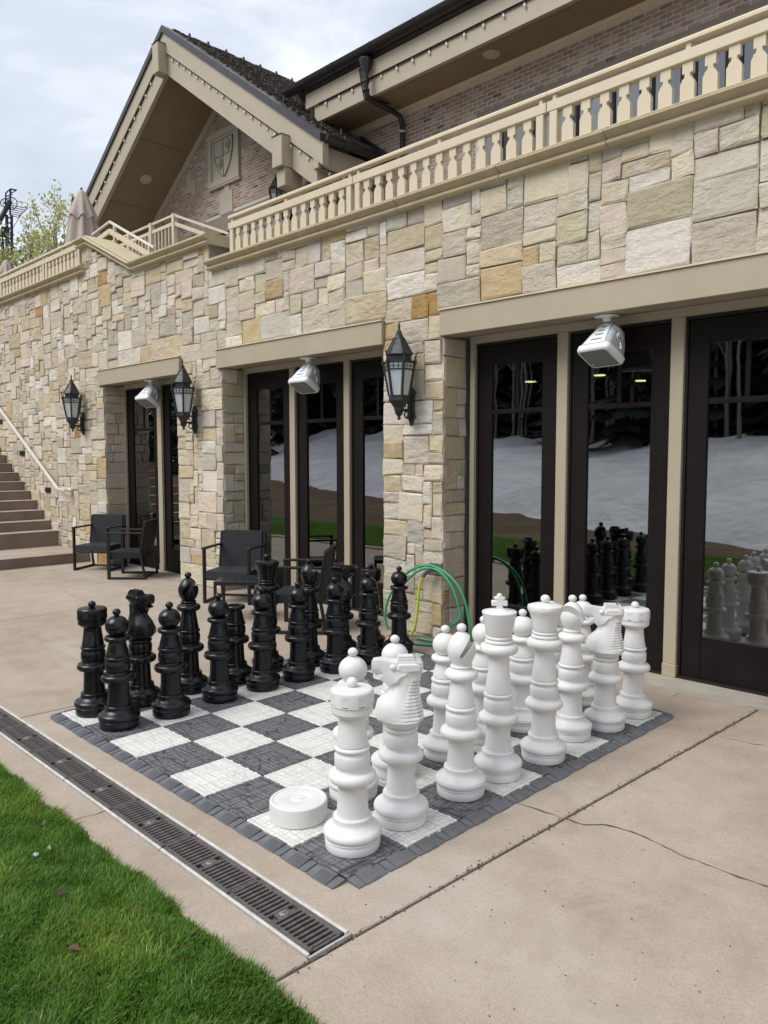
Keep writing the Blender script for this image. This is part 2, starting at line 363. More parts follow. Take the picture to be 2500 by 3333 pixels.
# glazing: clear tinted panes, partly mirroring
def glass_mat(name, base_r, tint):
    t = NT(name); t.t.nodes.remove(t.b)
    g = t.n('ShaderNodeBsdfGlossy', _Roughness=0.0); g.inputs[0].default_value = (.93, .95, .97, 1)
    tp = t.n('ShaderNodeBsdfTransparent'); tp.inputs[0].default_value = (*tint, 1)
    bp_ = t.n('ShaderNodeBump', _Strength=.06, _Distance=.02); t.l(t.noise(1.6, 2, .5), bp_.inputs['Height']); t.l(bp_.outputs[0], g.inputs['Normal'])
    g.inputs['Roughness'].default_value = .012
    fr = t.n('ShaderNodeFresnel', _IOR=1.55)
    f = t.math('ADD', t.math('MULTIPLY', fr.outputs[0], 1.6), base_r, clamp=True)
    ms = t.n('ShaderNodeMixShader'); t.l(f, ms.inputs[0]); t.l(tp.outputs[0], ms.inputs[1]); t.l(g.outputs[0], ms.inputs[2]); t.l(ms.outputs[0], t.out.inputs[0])
glass_mat('door_glass', .17, (.42, .46, .43))
glass_mat('upper_glass', .12, (.4, .43, .45))
simple('wet_concrete', (.13, .10, .08), (.20, .155, .12), .45, 9)
# ================================================================ SETTING
# ---- ground sheet to the horizon
g_ = MB().add([(-3000, -3000, -.75), (3000, -3000, -.75), (3000, 3000, -.75), (-3000, 3000, -.75)], [(0, 1, 2, 3)]).build('ground', M['earth']); tag(g_, kind='structure')
# dirt strip and snow slope in front of the lodge (mirrored in the door glass)
def snow_edge(x): return (-16.5 + .45 * min(x, 12) if x < 12 else -11.1 - .2 * (x - 12)) + 1.1 * math.sin(x * .31) + .6 * math.sin(x * .83 + 1)
def snow_h(x, y):
    s_ = (snow_edge(x) - y) * .9
    if s_ < 0: return -.12 + s_ * .35
    k = 1 + max(0, -x - 40) / 120
    return -.12 + min(2.2, s_ * .5) * .6 + s_ * .14 * k + .8 * math.sin(x * .21) * math.sin(y * .17) * min(1, s_ / 6) + .3 * math.sin(x * .63 + y * .4) * min(1, s_ / 3)
def grid_sheet(name, xs, ys, hf, m):
    mb = MB(); nx, ny = len(xs), len(ys)
    mb.add([(x, y, hf(x, y)) for y in ys for x in xs], [(j * nx + i, j * nx + i + 1, (j + 1) * nx + i + 1, (j + 1) * nx + i) for j in range(ny - 1) for i in range(nx - 1)])
    return mb.build(name, m, smooth=60)
lawn_h = lambda x, y: G - .02
o = MB().add([(-400, -400, -.30), (120, -400, -.30), (120, -1.66, -.30), (-400, -1.66, -.30)], [(0, 1, 2, 3)]).build('dirt_ground', M['earth']); tag(o, kind='structure')
xs = [-420 + 8 * i for i in range(40)] + [-100 + 3 * i for i in range(48)] + [44 + 8 * i for i in range(10)]
mb = MB(); rows = 46
vv = []
for j in range(rows):
    s_ = -1 + (j / (rows - 1)) ** 1.6 * 170
    for x in xs: y = snow_edge(x) - s_; vv.append((x, y, snow_h(x, y)))
n_ = len(xs)
mb.add(vv, [(j * n_ + i, j * n_ + i + 1, (j + 1) * n_ + i + 1, (j + 1) * n_ + i) for j in range(rows - 1) for i in range(n_ - 1)])
tag(mb.build('snow_slope', M['snow'], smooth=70), kind='structure')
o = MB().box(-90, 60, -10.5, -1.66, -.29, G - .045).build('lawn', M['lawn_soil']); tag(o, kind='structure')
# ---- pavement of concrete slabs
pav = MB().add([(-120, -1.64, G - .05), (60, -1.64, G - .05), (60, 11.2, G - .05), (-120, 11.2, G - .05)], [(0, 1, 2, 3)]).build('pavement', M['joint_dirt'], loc=(0, 4, G - .05)); tag(pav, kind='structure')
jx = lambda x0, y: x0 + .035 * y
def slab(xa, xb, y0, y1, slant=True, m='concrete'):
    s_ = (lambda x, y: jx(x, y)) if slant else (lambda x, y: x)
    poly = [(s_(xa, y0), y0), (s_(xb, y0), y0), (s_(xb, y1), y1), (s_(xa, y1), y1)]
    return MB().prism(poly, 'z', G - .12, G).build('slab', M[m], pav, world=True, bevel=.012)
bounds = [-60, -28.6, -19.2, -9.72, -.42, 8.80, 18.1, 27.4, 40]
TR0, TR1, TRX = -1.15, -.58, 8.72               # trench drain
for a, b in zip(bounds[:-1], bounds[1:]):
    if b <= 9:
        slab(a + .02, b - .02, -.575, 9.70); slab(a + .02, b - .02, -1.64, -1.155)
    else:
        slab(a + .02, b - .02, -1.64, 9.70)
MB().prism([(-20.2, 9.72), (12, 9.72), (12, 10.62), (-20.2, 10.62)], 'z', G - .12, G + .012).build('threshold_strip', M['concrete_pale'], pav, world=True)
MB().prism([(6.75, 9.66), (8.85, 9.60), (8.95, 9.78), (6.5, 9.84)], 'z', G - .02, G + .006).build('repair_patch', M['concrete_pale'], pav, world=True)
# cracks: thin ragged dark lines
def crack(pts, w, name='crack'):
    P = []
    for (x0, y0), (x1, y1) in zip(pts[:-1], pts[1:]):
        n = max(2, int(math.hypot(x1 - x0, y1 - y0) / .09))
        for k in range(n):
            f = k / n; P.append((x0 + (x1 - x0) * f + rnd.uniform(-.018, .018), y0 + (y1 - y0) * f + rnd.uniform(-.018, .018)))
    P.append(pts[-1]); vv = []; ff = []
    for i, (x, y) in enumerate(P):
        a = P[max(0, i - 1)]; b = P[min(len(P) - 1, i + 1)]; dx, dy = b[0] - a[0], b[1] - a[1]; L = math.hypot(dx, dy) or 1
        ww = w * rnd.choice((.3, .5, .7, 1, 1, 1.4, 1.9))
        vv += [(x - dy / L * ww, y + dx / L * ww, G + .004), (x + dy / L * ww, y - dx / L * ww, G + .004)]
    ff = [(2 * i, 2 * i + 1, 2 * i + 3, 2 * i + 2) for i in range(len(P) - 1)]
    MB().add(vv, ff).build(name, M['crack_dark'], pav, world=True)
def ck(pxs, w): crack([tuple(at(a, b, z=G)[:2]) for a, b in pxs], w)
ck([(1672, 2607), (1720, 2625), (1780, 2645), (1835, 2664), (1870, 2676), (1910, 2684), (1965, 2686), (2012, 2694), (2060, 2708), (2120, 2735), (2165, 2758), (2210, 2780), (2270, 2803), (2330, 2827), (2400, 2853), (2500, 2887)], .012)
ck([(2350, 2398), (2390, 2408), (2440, 2420), (2500, 2429)], .009)
ck([(2190, 2268), (2210, 2258)], .008)
ck([(1350, 2070), (1310, 2080), (1260, 2090)], .008)
ck([(960, 2680), (990, 2665), (1060, 2640)], .004)
ck([(240, 2670), (330, 2645), (370, 2630)], .006)
ck([(620, 2510), (560, 2532)], .005)
ck([(205, 1922), (260, 1950), (330, 1975)], .006)
# dirt and small stones gathered in the slab joint
mb = MB()
for k in range(420):
    y = rnd.uniform(-1.6, 9.6); x = jx(8.80, y) + rnd.gauss(0, .035); r = rnd.uniform(.004, .016)
    mb.ball((x, y, G + r * .4), r, 5, 3, .6)
for k in range(130):
    q = at(rnd.uniform(200, 2500), rnd.uniform(2250, 3333), z=G)
    if q[1] < -1.6 or (-.2 < q[0] < 8.2 and -.2 < q[1] < 8.2) or q[1] > 9.5: continue
    r = rnd.uniform(.004, .012); mb.ball((q[0], q[1], G + r * .4), r, 5, 3, .6)
tag(mb.build('grit', M['joint_dirt'], pav, world=True), kind='stuff')
# ---- trench drain
tr = empty('trench_drain', (4, -.86, G), label='long iron slotted trench drain in white edging between lawn and chessboard', cat='drain')
mb = MB(); ymid = (TR0 + TR1) / 2
mb.box(-60, TRX, TR0, TR1, G - .5, G - .45); mb.box(-60, TRX, TR0 - .02, TR0, G - .5, G - .05); mb.box(-60, TRX, TR1, TR1 + .02, G - .5, G - .05); mb.box(TRX, TRX + .02, TR0, TR1, G - .5, G - .05)
mb.build('channel', M['channel_dark'], tr, world=True)
for y0, y1 in ((TR0 + .010, TR0 + .05), (TR1 - .05, TR1 - .010)):
    for a in range(-10, 3):
        x1 = TRX - .04 - (2 - a) * 2.9; MB().box(x1 - 2.88, x1, y0, y1, G - .09, G + .012).build('edging', M['white_edge'], tr, world=True, bevel=.01)
MB().box(TRX - .022, TRX + .002, TR0 + .003, TR1 - .003, G - .09, G + .010).build('edging', M['white_edge'], tr, world=True, bevel=.01)
# grates: frame rails plus bars, one slot every .072
GL = 1.45; pitch = .0725; gy0, gy1 = TR0 + .055, TR1 - .055
me_bar = MB().prism([(-.02, -.006), (-.014, 0), (.014, 0), (.02, -.006), (.014, -.05), (-.014, -.05)], 'y', gy0 + .055 - ymid, gy1 - .055 - ymid).mesh('bar'); me_bar.materials.append(M['grate_iron'])
me_half = MB().prism([(-.02, -.006), (-.014, 0), (.014, 0), (.02, -.006), (.014, -.05), (-.014, -.05)], 'y', -.075, .075).mesh('bar_short'); me_half.materials.append(M['grate_iron'])
fr = MB(); fr.box(0, GL - .006, gy0 - ymid, gy0 + .06 - ymid, -.05, 0); fr.box(0, GL - .006, gy1 - .06 - ymid, gy1 - ymid, -.05, 0); fr.box(0, .03, gy0 - ymid, gy1 - ymid, -.05, 0); fr.box(GL - .036, GL - .006, gy0 - ymid, gy1 - ymid, -.05, 0)
me_fr = fr.mesh('grate', bevel=.004); me_fr.materials.append(M['grate_iron'])
me_bolt = MB().lathe([(.05, -.012), (.05, .0), (.042, .004), (.02, .004), (.02, .016), (.001, .016)], 12).mesh('bolt', smooth=40); me_bolt.materials.append(M['steel'])
me_pad = MB().box(-.055, .055, -.09, .09, -.05, -.003).mesh('bolt_pad', bevel=.004); me_pad.materials.append(M['grate_iron'])
nb = 0
for gi in range(9):
    x0 = TRX - .06 - (gi + 1) * GL
    gr = inst('grate', me_fr, tr, (x0 - 4, 0, -.004))
    boltx = GL - .72
    for k in range(1, 20):
        x = k * pitch + .0
        if abs(x - boltx) < .06: continue
        if gi < 9 and nb < 300: inst('bar', me_bar, gr, (x, 0, 0)); nb += 1
    inst('bolt_pad', me_pad, gr, (boltx, 0, 0)); inst('bolt', me_bolt, gr, (boltx, 0, 0))
mb = MB()
for k in range(320):
    x = TRX - .06 - 9 * GL - k * pitch
    mb.box(x - .02, x + .02, gy0, gy1, G - .05, G - .004)
tag(mb.build('far_bars', M['grate_iron'], tr, world=True), kind='stuff')
# ---- stairs at the far left
stair = empty('stone_stair', (-25, 7, G), label='wide flight of concrete steps rising along the stone wall', cat='stairs')
nos = [(-20.35, .40), (-23.85, 0.86 + .28), (-24.75, 1.60), (-25.6, 2.07), (-26.45, 2.54), (-27.3, 3.0), (-28.1, 3.46), (-28.95, 3.93), (-29.85, 4.40), (-30.7, 4.87), (-31.55, 5.33), (-32.4, 5.8), (-33.2, 6.26)]
for i, (x, z) in enumerate(nos):
    z0 = G if i == 0 else nos[i - 1][1] - .05
    xe = -60 if i == len(nos) - 1 else nos[i + 1][0] - .3
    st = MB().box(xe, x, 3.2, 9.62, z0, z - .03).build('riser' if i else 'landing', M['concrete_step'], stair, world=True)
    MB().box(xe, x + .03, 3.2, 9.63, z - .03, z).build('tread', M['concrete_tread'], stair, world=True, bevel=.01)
# ================================================================ TERRACE WALL
YW, YD = 9.65, 10.65
wall = empty('terrace_wall', (0, YW, G), label='long buff ashlar stone terrace wall with moulded coping and glazed door bays', cat='wall')
def ztop(x):
    if x > -9.9: return 11.36
    if x > -15.6: return 12.36
    if x > -19.9: return 12.36 + (-15.6 - x) * (14.16 - 12.36) / 4.3
    if x > -20.4: return 14.16
    return 13.06
OPEN = [(-18.5, -12.3), (-9.2, -1.1), (1.12, 9.9)]
LINT = [(-18.87, -11.95), (-9.42, -1.06), (1.06, 10.2)]
ZL0, ZL1 = 7.9, 8.57
# backing wall (mortar) behind the stones, with the openings left out
mb = MB(); yb = YW + .035
segs = [(-60, -18.5)] + [(OPEN[i][1], OPEN[i + 1][0]) for i in range(2)] + [(9.9, 26)]
for a, b in segs: mb.box(a + .05, b - .05, yb, YD + .3, G, ZL0 + .2)
for a, b, zt in ((-60, -20.4, 13.0), (-9.9, 26, 11.35)): mb.box(a, b, yb, YD + .28, ZL0 + .05, zt)
mb.prism([(-20.4, ZL0 + .05), (-9.9, ZL0 + .05), (-9.9, 12.3), (-15.6, 12.3), (-19.9, 14.1), (-20.4, 14.1)], 'y', yb + .001, YD + .27)
mb.build('mortar_backing', M['mortar'], wall, world=True)
PAL = [((.58, .505, .385), 22), ((.64, .565, .44), 20), ((.53, .47, .375), 15), ((.57, .51, .41), 12), ((.52, .485, .41), 8), ((.61, .52, .43), 12), ((.56, .465, .32), 12), ((.51, .39, .22), 5), ((.42, .26, .10), 1.5), ((.70, .65, .56), 14), ((.51, .46, .32), 6)]
PW = [w for _, w in PAL]
def stone_col():
    c = rnd.choices(PAL, PW)[0][0]; k = rnd.uniform(.86, 1.1)
    return tuple(q * k * rnd.uniform(.985, 1.015) for q in c)
def stone(quad, depth, proud, rough=1.0, nrm=None):
    """quad: 4 corners (a,b) on the wall plane ccw; returns verts/faces of one rough-faced ashlar block; local: (a, out, b)"""
    (a0, b0), (a1, b1), (a2, b2), (a3, b3) = quad
    n = 4; vv = []; ff = []
    w = abs(a1 - a0); h = abs(b3 - b0); e = min(.05, .14 * min(w, h))
    us = [0, e / w, 1 - e / w, 1]; vs_ = [0, e / h, 1 - e / h, 1]
    tilt = (rnd.uniform(-.02, .02) * rough, rnd.uniform(-.02, .02) * rough)
    for j, v in enumerate(vs_):
        for i, u_ in enumerate(us):
            a = (a0 * (1 - u_) + a1 * u_) * (1 - v) + (a3 * (1 - u_) + a2 * u_) * v
            b = (b0 * (1 - u_) + b1 * u_) * (1 - v) + (b3 * (1 - u_) + b2 * u_) * v
            inner = i in (1, 2) and j in (1, 2)
            out = proud + (tilt[0] * (u_ - .5) + tilt[1] * (v - .5)) * 2 + rnd.uniform(-.012, .012) * rough
            if not inner: out -= rnd.uniform(.004, .028); a += rnd.uniform(-.008, .008) * (1 if 0 < i < 3 else 1); b += rnd.uniform(-.008, .008)
            vv.append((a, max(out, -.024), b))
    for j in range(3):
        for i in range(3): ff.append((j * 4 + i, j * 4 + i + 1, j * 4 + i + 5, j * 4 + i + 4))
    ring = [0, 1, 2, 3, 7, 11, 15, 14, 13, 12, 8, 4]; m = len(vv)
    for q in ring: vv.append((vv[q][0], -depth, vv[q][2]))
    for k in range(12): ff.append((ring[k], ring[(k + 1) % 12], m + (k + 1) % 12, m + k))
    return vv, ff
STONES = []                                       # (verts, faces, colour, visible pixel size)
def add_stone(quad, conv, proud=None):
    p = rnd.uniform(-.015, .035) if proud is None else proud
    vv, ff = stone(quad, .14, p, 1.0 if p < .06 else 2.5)
    V = [conv(*q) for q in vv]
    P = projpx(np.array(V)); x0, x1, y0, y1 = P[:, 0].min(), P[:, 0].max(), P[:, 1].min(), P[:, 1].max()
    vis = (x1 > 0) and (x0 < 2500) and (y1 > 0) and P[:, 2].min() > 0
    STONES.append((V, ff, stone_col(), (x1 - x0) * (y1 - y0) if vis else 0))
front = lambda a, o, b: (a, YW - o, b)
cell = .155; GX0, GX1, GZ0, GZ1 = -38.0, 13.0, G, 14.3
nx, nz = int((GX1 - GX0) / cell), int((GZ1 - GZ0) / cell)
free = np.zeros((nx, nz), bool)
for i in range(nx):
    x0 = GX0 + i * cell; x1 = x0 + cell; xm = (x0 + x1) / 2
    for k in range(nz):
        z0 = GZ0 + k * cell; z1 = z0 + cell; zm = (z0 + z1) / 2
        if z0 > ztop(xm) + .02: continue
        if any(a - cell * .5 < xm < b + cell * .5 for a, b in OPEN) and zm < ZL0 + .05: continue
        if any(a - cell * .5 < xm < b + cell * .5 for a, b in LINT) and ZL0 - .08 < zm < ZL1 + .08: continue
        free[i, k] = True
SZ = [((3, 2), 6), ((4, 3), 9), ((5, 3), 12), ((5, 4), 9), ((6, 4), 10), ((7, 2), 5), ((7, 4), 6), ((6, 5), 7), ((8, 5), 5), ((4, 4), 7), ((7, 3), 6), ((6, 2), 6), ((3, 3), 4), ((9, 5), 4), ((7, 5), 4), ((5, 5), 2), ((8, 4), 5), ((9, 4), 3), ((8, 3), 4), ((2, 2), 3), ((5, 6), 1), ((4, 5), 1)]
sw = [w for _, w in SZ]
SZB = [((6, 4), 9), ((7, 5), 8), ((8, 5), 6), ((9, 6), 4), ((10, 5), 4), ((9, 4), 7), ((5, 3), 8), ((7, 3), 6), ((6, 2), 5), ((4, 4), 5), ((4, 2), 4), ((3, 3), 3), ((5, 4), 6)]; swb = [w for _, w in SZB]
for k in range(nz):
    for i in range(nx):
        if not free[i, k]: continue
        zz_ = GZ0 + k * cell; big_ = zz_ > ZL1 and GX0 + i * cell > -9
        for tries in range(18):
            (w, h), = rnd.choices([s_ for s_, _ in (SZB if big_ and tries < 9 else SZ)], swb if big_ and tries < 9 else sw)
            if i + w <= nx and k + h <= nz and free[i:i + w, k:k + h].all(): break
        else:
            w = 1
            while i + w < nx and w < 5 and free[i + w, k]: w += 1
            h = 1
            while k + h < nz and h < 4 and free[i:i + w, k + h].all(): h += 1
        # avoid leaving one-cell slivers
        if i + w < nx and free[i + w, k] and (i + w + 1 >= nx or not free[i + w + 1, k]) and k + h <= nz and free[i + w:i + w + 1, k:k + h].all(): w += 1
        free[i:i + w, k:k + h] = False
        x0, x1 = GX0 + i * cell, GX0 + (i + w) * cell; z0, z1 = GZ0 + k * cell, GZ0 + (k + h) * cell
        for a, b in OPEN:                                     # snap to the jambs
            if z0 < ZL0:
                if abs(x0 - b) < cell: x0 = b
                if abs(x1 - a) < cell: x1 = a
        for a, b in LINT:
            if z1 > ZL0 - .1 and z0 < ZL1:
                if abs(x0 - b) < cell: x0 = b
                if abs(x1 - a) < cell: x1 = a
            if x1 > a + .01 and x0 < b - .01 and abs(z0 - ZL1) < cell and z1 - ZL1 > .2: z0 = ZL1 + .03
        g = .005 + rnd.uniform(0, .010)
        zt0, zt1 = min(z1, ztop(x0) + .04), min(z1, ztop(x1) + .04)
        if min(zt0, zt1) - z0 < .03: continue
        jj = .006 + .006 * (min(w, h) > 1) + .012 * (min(w, h) > 2); j = lambda: rnd.uniform(-jj, jj)
        q = [(x0 + g + j(), z0 + g + j()), (x1 - g + j(), z0 + g + j()), (x1 - g + j(), zt1 - g + j()), (x0 + g + j(), zt0 - g + j())]
        add_stone(q, front, proud=rnd.uniform(.05, .10) if (rnd.random() < .02 and h <= 3) else None)
# returns of the piers, facing +x, and the hidden ones facing -x
for xr, sgn in ((-18.5, 1), (-9.2, 1), (1.12, 1), (-12.3, -1), (-1.1, -1), (9.9, -1)):
    conv = (lambda a, o, b, xr=xr: (xr + o, a, b)) if sgn > 0 else (lambda a, o, b, xr=xr: (xr - o, a, b))
    z = G
    while z < ZL0 - .1:
        h = min(rnd.choice([.34, .48, .62, .7, .8, .45]), ZL0 - z)
        if ZL0 - (z + h) < .25: h = ZL0 - z
        ys = [YW + .02, YD - .07]
        r_ = rnd.random()
        if r_ < .5: ys = [YW + .02, YW + rnd.uniform(.22, .7), YD - .07]
        for a, b in zip(ys[:-1], ys[1:]):
            g = .012; sub = [z, z + h]
            if b - a < .45 and h > .6: sub = [z, z + h * rnd.uniform(.4, .6), z + h]
            for za, zb in zip(sub[:-1], sub[1:]): add_stone([(a + g, za + g), (b - g, za + g), (b - g, zb - g), (a + g, zb - g)], conv, proud=rnd.uniform(-.01, .015))
        z += h
order = sorted(range(len(STONES)), key=lambda i: -STONES[i][3])
rest = MB()
for n_, i in enumerate(order):
    V, ff, c, a = STONES[i]
    if n_ < 300 and a > 0:
        mb = MB(); mb.col = c; mb.add(V, ff); mb.build('stone', M['stone'], wall, world=True)
    else:
        rest.col = c; rest.add(V, ff)
tag(rest.build('small_stones', M['stone'], wall, world=True), kind='stuff')
MB().box(-60, -38, YW - .01, YW + .2, G, 13.06).build('far_wall_face', M['mortar'], wall, world=True)
print('stones', len(STONES))
# lintels with a pale drip edge and a recessed soffit
for a, b in LINT:
    li = MB().box(a, b, YW - .10, YW + .42, ZL0, ZL1 - .03).build('lintel', M['tan_paint'], wall, world=True, bevel=.012)
    MB().box(a - .02, b + .02, YW - .14, YW + .2, ZL1 - .028, ZL1 + .01).build('drip_edge', M['cream_paint'], li, world=True)
    MB().box(a + .05, b - .05, YW + .422, YD + .1, ZL0 + .09, ZL0 + .2).build('soffit', M['tan_paint'], li, world=True)
    MB().box(a + .05, b - .05, YW + .60, YW + .66, ZL0 + .03, ZL0 + .088).build('moulding', M['tan_paint'], li, world=True)
# coping stones
PROF = [(.35, 0), (-.14, 0), (-.19, -.012), (-.22, -.035), (-.215, -.06), (-.185, -.078), (-.30, -.105), (-.335, -.125), (-.335, -.15), (-.16, -.262), (-.155, -.285), (-.20, -.30), (-.222, -.33), (-.215, -.365), (-.185, -.392), (-.13, -.40), (.35, -.40)]
def coping(x0, x1, z0, z1=None, depth=0, L=3.4):
    z1 = z0 if z1 is None else z1
    n = max(1, round(abs(x1 - x0) / L)); cuts = [x0 + (x1 - x0) * k / n + (rnd.uniform(-.3, .3) if 0 < k < n else 0) for k in range(n + 1)]
    for a, b in zip(cuts[:-1], cuts[1:]):
        g = .012; a2, b2 = a + g, b - g
        za = z0 + (z1 - z0) * (a2 - x0) / (x1 - x0); zb = z0 + (z1 - z0) * (b2 - x0) / (x1 - x0)
        pf = [(y + (depth if y > .3 else 0), z) for y, z in PROF]
        m = len(pf); off = rnd.uniform(-.008, .008)
        vv = [(a2, YW + y + off, za + z) for y, z in pf] + [(b2, YW + y + off, zb + z) for y, z in pf]
        ff = [tuple(range(m))[::-1], tuple(range(m, 2 * m))] + [(k, (k + 1) % m, m + (k + 1) % m, m + k) for k in range(m)]
        MB().add(vv, ff).build('coping_stone', M['coping'], wall, world=True, smooth=35)
coping(-9.78, 12.4, 11.74)
coping(-15.45, -9.72, 12.70, depth=.55)
coping(-19.55, -15.45, 14.52, 12.70, depth=.75)
coping(-20.55, -19.55, 14.52, depth=.75, L=2)
coping(-42, -19.95, 13.38)
# door bays
def door(x0, x1, nm='door'):
    d = MB().box(x0, x0 + .05, YD - .03, YD + .14, G + .04, 7.74).box(x1 - .05, x1, YD - .03, YD + .14, G + .04, 7.74).box(x0 + .05, x1 - .05, YD - .03, YD + .14, 7.69, 7.74).build(nm, M['dark_seal'], wall, world=True)
    W = lambda a, b, c, e, n, y0=0.0, bev=.012: MB().box(a, b, YD + y0, YD + .11, c, e).build(n, M['door_wood'], d, world=True, bevel=bev)
    a, b = x0 + .06, x1 - .06; s_ = .42
    W(a, a + s_, G + .06, 7.68, 'stile'); W(b - s_, b, G + .06, 7.68, 'stile')
    W(a + s_, b - s_, 7.16, 7.68, 'rail', .004); W(a + s_, b - s_, G + .06, .93, 'rail', .004); W(a + s_, b - s_, 5.9, 6.02, 'rail', .02)
    xm = (a + b) / 2; W(xm - .05, xm + .05, 6.02, 7.16, 'muntin', .025)
    P = lambda a_, b_, c, e: MB().box(a_, b_, YD + .055, YD + .062, c, e).build('pane', M['door_glass'], d, world=True)
    P(a + s_ - .01, xm - .045, 6.01, 7.17); P(xm + .045, b - s_ + .01, 6.01, 7.17); P(a + s_ - .01, b - s_ + .01, .92, 5.91)
    MB().box(x0, x1, YD - .10, YD - .031, G + .012, G + .075).build('sill', M['dark_seal'], d, world=True)
    return d
def mullion(x0, x1):
    m = MB().box(x0, x1, YD - .12, YD + .12, G + .3, 7.76).build('mullion', M['tan_paint'], wall, world=True, bevel=.01)
    MB().box(x0 - .012, x1 + .012, YD - .14, YD + .12, G + .012, G + .298).build('plinth', M['tan_paint'], m, world=True, bevel=.01)
for xs_, jambs in (((1.45, 3.96, 4.26, 6.79, 7.09, 9.62), (1.3, 9.62)), ((-9.02, -6.49, -6.2, -3.75, -3.48, -1.25), (-9.16, -1.25)), ((-18.36, -15.5, -15.15, -12.45), (-18.48, -12.45))):
    for k in range(0, len(xs_), 2): door(xs_[k], xs_[k + 1])
    for k in range(1, len(xs_) - 1, 2): mullion(xs_[k] + .005, xs_[k + 1] - .005)
    MB().box(jambs[0], xs_[0] - .005, YD - .12, YD + .12, G + .012, 7.76).build('jamb', M['tan_paint'], wall, world=True)
    MB().box(xs_[-1] + .005, xs_[-1] + .15, YD - .12, YD + .12, G + .012, 7.76).build('jamb', M['tan_paint'], wall, world=True)
    MB().box(jambs[0], xs_[-1] + .15, YD - .12, YD + .12, 7.762, 7.985).build('head_frame', M['tan_paint'], wall, world=True)
# dark rooms behind the doors, terrace slab on top
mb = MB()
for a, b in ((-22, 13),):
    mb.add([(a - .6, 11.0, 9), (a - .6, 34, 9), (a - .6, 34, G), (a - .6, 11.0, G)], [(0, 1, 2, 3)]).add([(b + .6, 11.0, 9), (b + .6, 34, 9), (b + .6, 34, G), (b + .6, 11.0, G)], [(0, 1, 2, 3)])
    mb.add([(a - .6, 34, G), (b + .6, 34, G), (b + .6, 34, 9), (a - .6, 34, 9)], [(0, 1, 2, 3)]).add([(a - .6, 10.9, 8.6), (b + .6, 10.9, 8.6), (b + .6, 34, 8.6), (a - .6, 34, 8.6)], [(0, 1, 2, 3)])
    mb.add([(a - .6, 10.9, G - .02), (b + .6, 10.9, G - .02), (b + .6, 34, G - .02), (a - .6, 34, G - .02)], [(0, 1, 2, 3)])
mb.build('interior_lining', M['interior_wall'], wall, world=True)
MB().box(-60, 26, 10.02, 30, 8.9, 11.3).box(-60, -20.5, 10.02, 30, 11.3, 13.0).build('terrace_slab', M['concrete_step'], wall, world=True)
for k, (x, y) in enumerate([tuple(at(a_, b_, z=8.57)[:2]) for a_, b_ in ((1726, 1243), (1952, 1222), (2085, 1240))]):
    dl = MB().lathe([(.26, 8.56), (.26, 8.599), (.001, 8.599)], 20, (x, y)).build('downlight', M['lamp_glow'], loc=(x, y, 8.58)); tag(dl, 'warm lit recessed ceiling light, %s of three glowing inside the nearest doors' % ('leftmost', 'middle', 'rightmost')[k], 'ceiling light', 'ceiling lights inside')
# step lights on the wall by the stair and the wall tap
for (px_, py_, lab) in ((157, 1595, 'small louvred black step light low on the wall near the handrail end'), (72, 1475, 'small louvred black step light higher on the wall beside upper steps'), (1, 1372, 'black step light at the frame edge beside the highest steps')):
    q = at(px_, py_, y=YW - .03); sl = empty('step_light', (q[0], YW - .05, q[2]), label=lab, cat='step light', group='step lights on the stair wall')
    MB().box(-.3, .3, -.02, .1, -.13, .13).build('housing', M['black_metal'], sl, bevel=.015)
    for k in range(4): MB().box(-.24, .24, -.035, -.015, -.09 + k * .05, -.065 + k * .05).build('louvre', M['lantern_metal'], sl)
# stair handrail
hr = empty('stair_handrail', (-27, YW - .3, 4), label='cream metal handrail sloping down the stone wall beside the steps', cat='handrail')
A = at(-60, 1250, y=YW - .32); B = at(188, 1592, y=YW - .32); Cc = at(212, 1596, y=YW - .32)
MB().bar(A, B, .13, .13).bar(B + np.array([-.02, 0, 0]), Cc, .13, .13).build('rail', M['rail_metal'], hr, world=True, bevel=.02)
MB().tube([(Cc[0], YW - .32, Cc[2]), (Cc[0] + .05, YW + .05, Cc[2])], .07, 10).ball((Cc[0] + .05, YW - .08, Cc[2]), .13, 12, 8).build('bracket', M['rail_metal'], hr, world=True, smooth=50)
for f in (.25, .6):
    q = A + (B - A) * f; MB().tube([q, q + np.array([0, .2, -.2]), q + np.array([0, .4, -.2])], .035, 8).build('bracket', M['rail_metal'], hr, world=True, smooth=50)
# damp patch under the tap
n_ = 40
MB().add([(.75 + (.95 + .12 * math.sin(3 * a) + .08 * math.sin(7 * a)) * math.cos(a), 9.28 + (.34 + .05 * math.sin(5 * a)) * math.sin(a), G + .005) for a in [2 * math.pi * k / n_ for k in range(n_)]], [tuple(range(n_))]).build('damp_patch', M['wet_concrete'], pav, world=True)
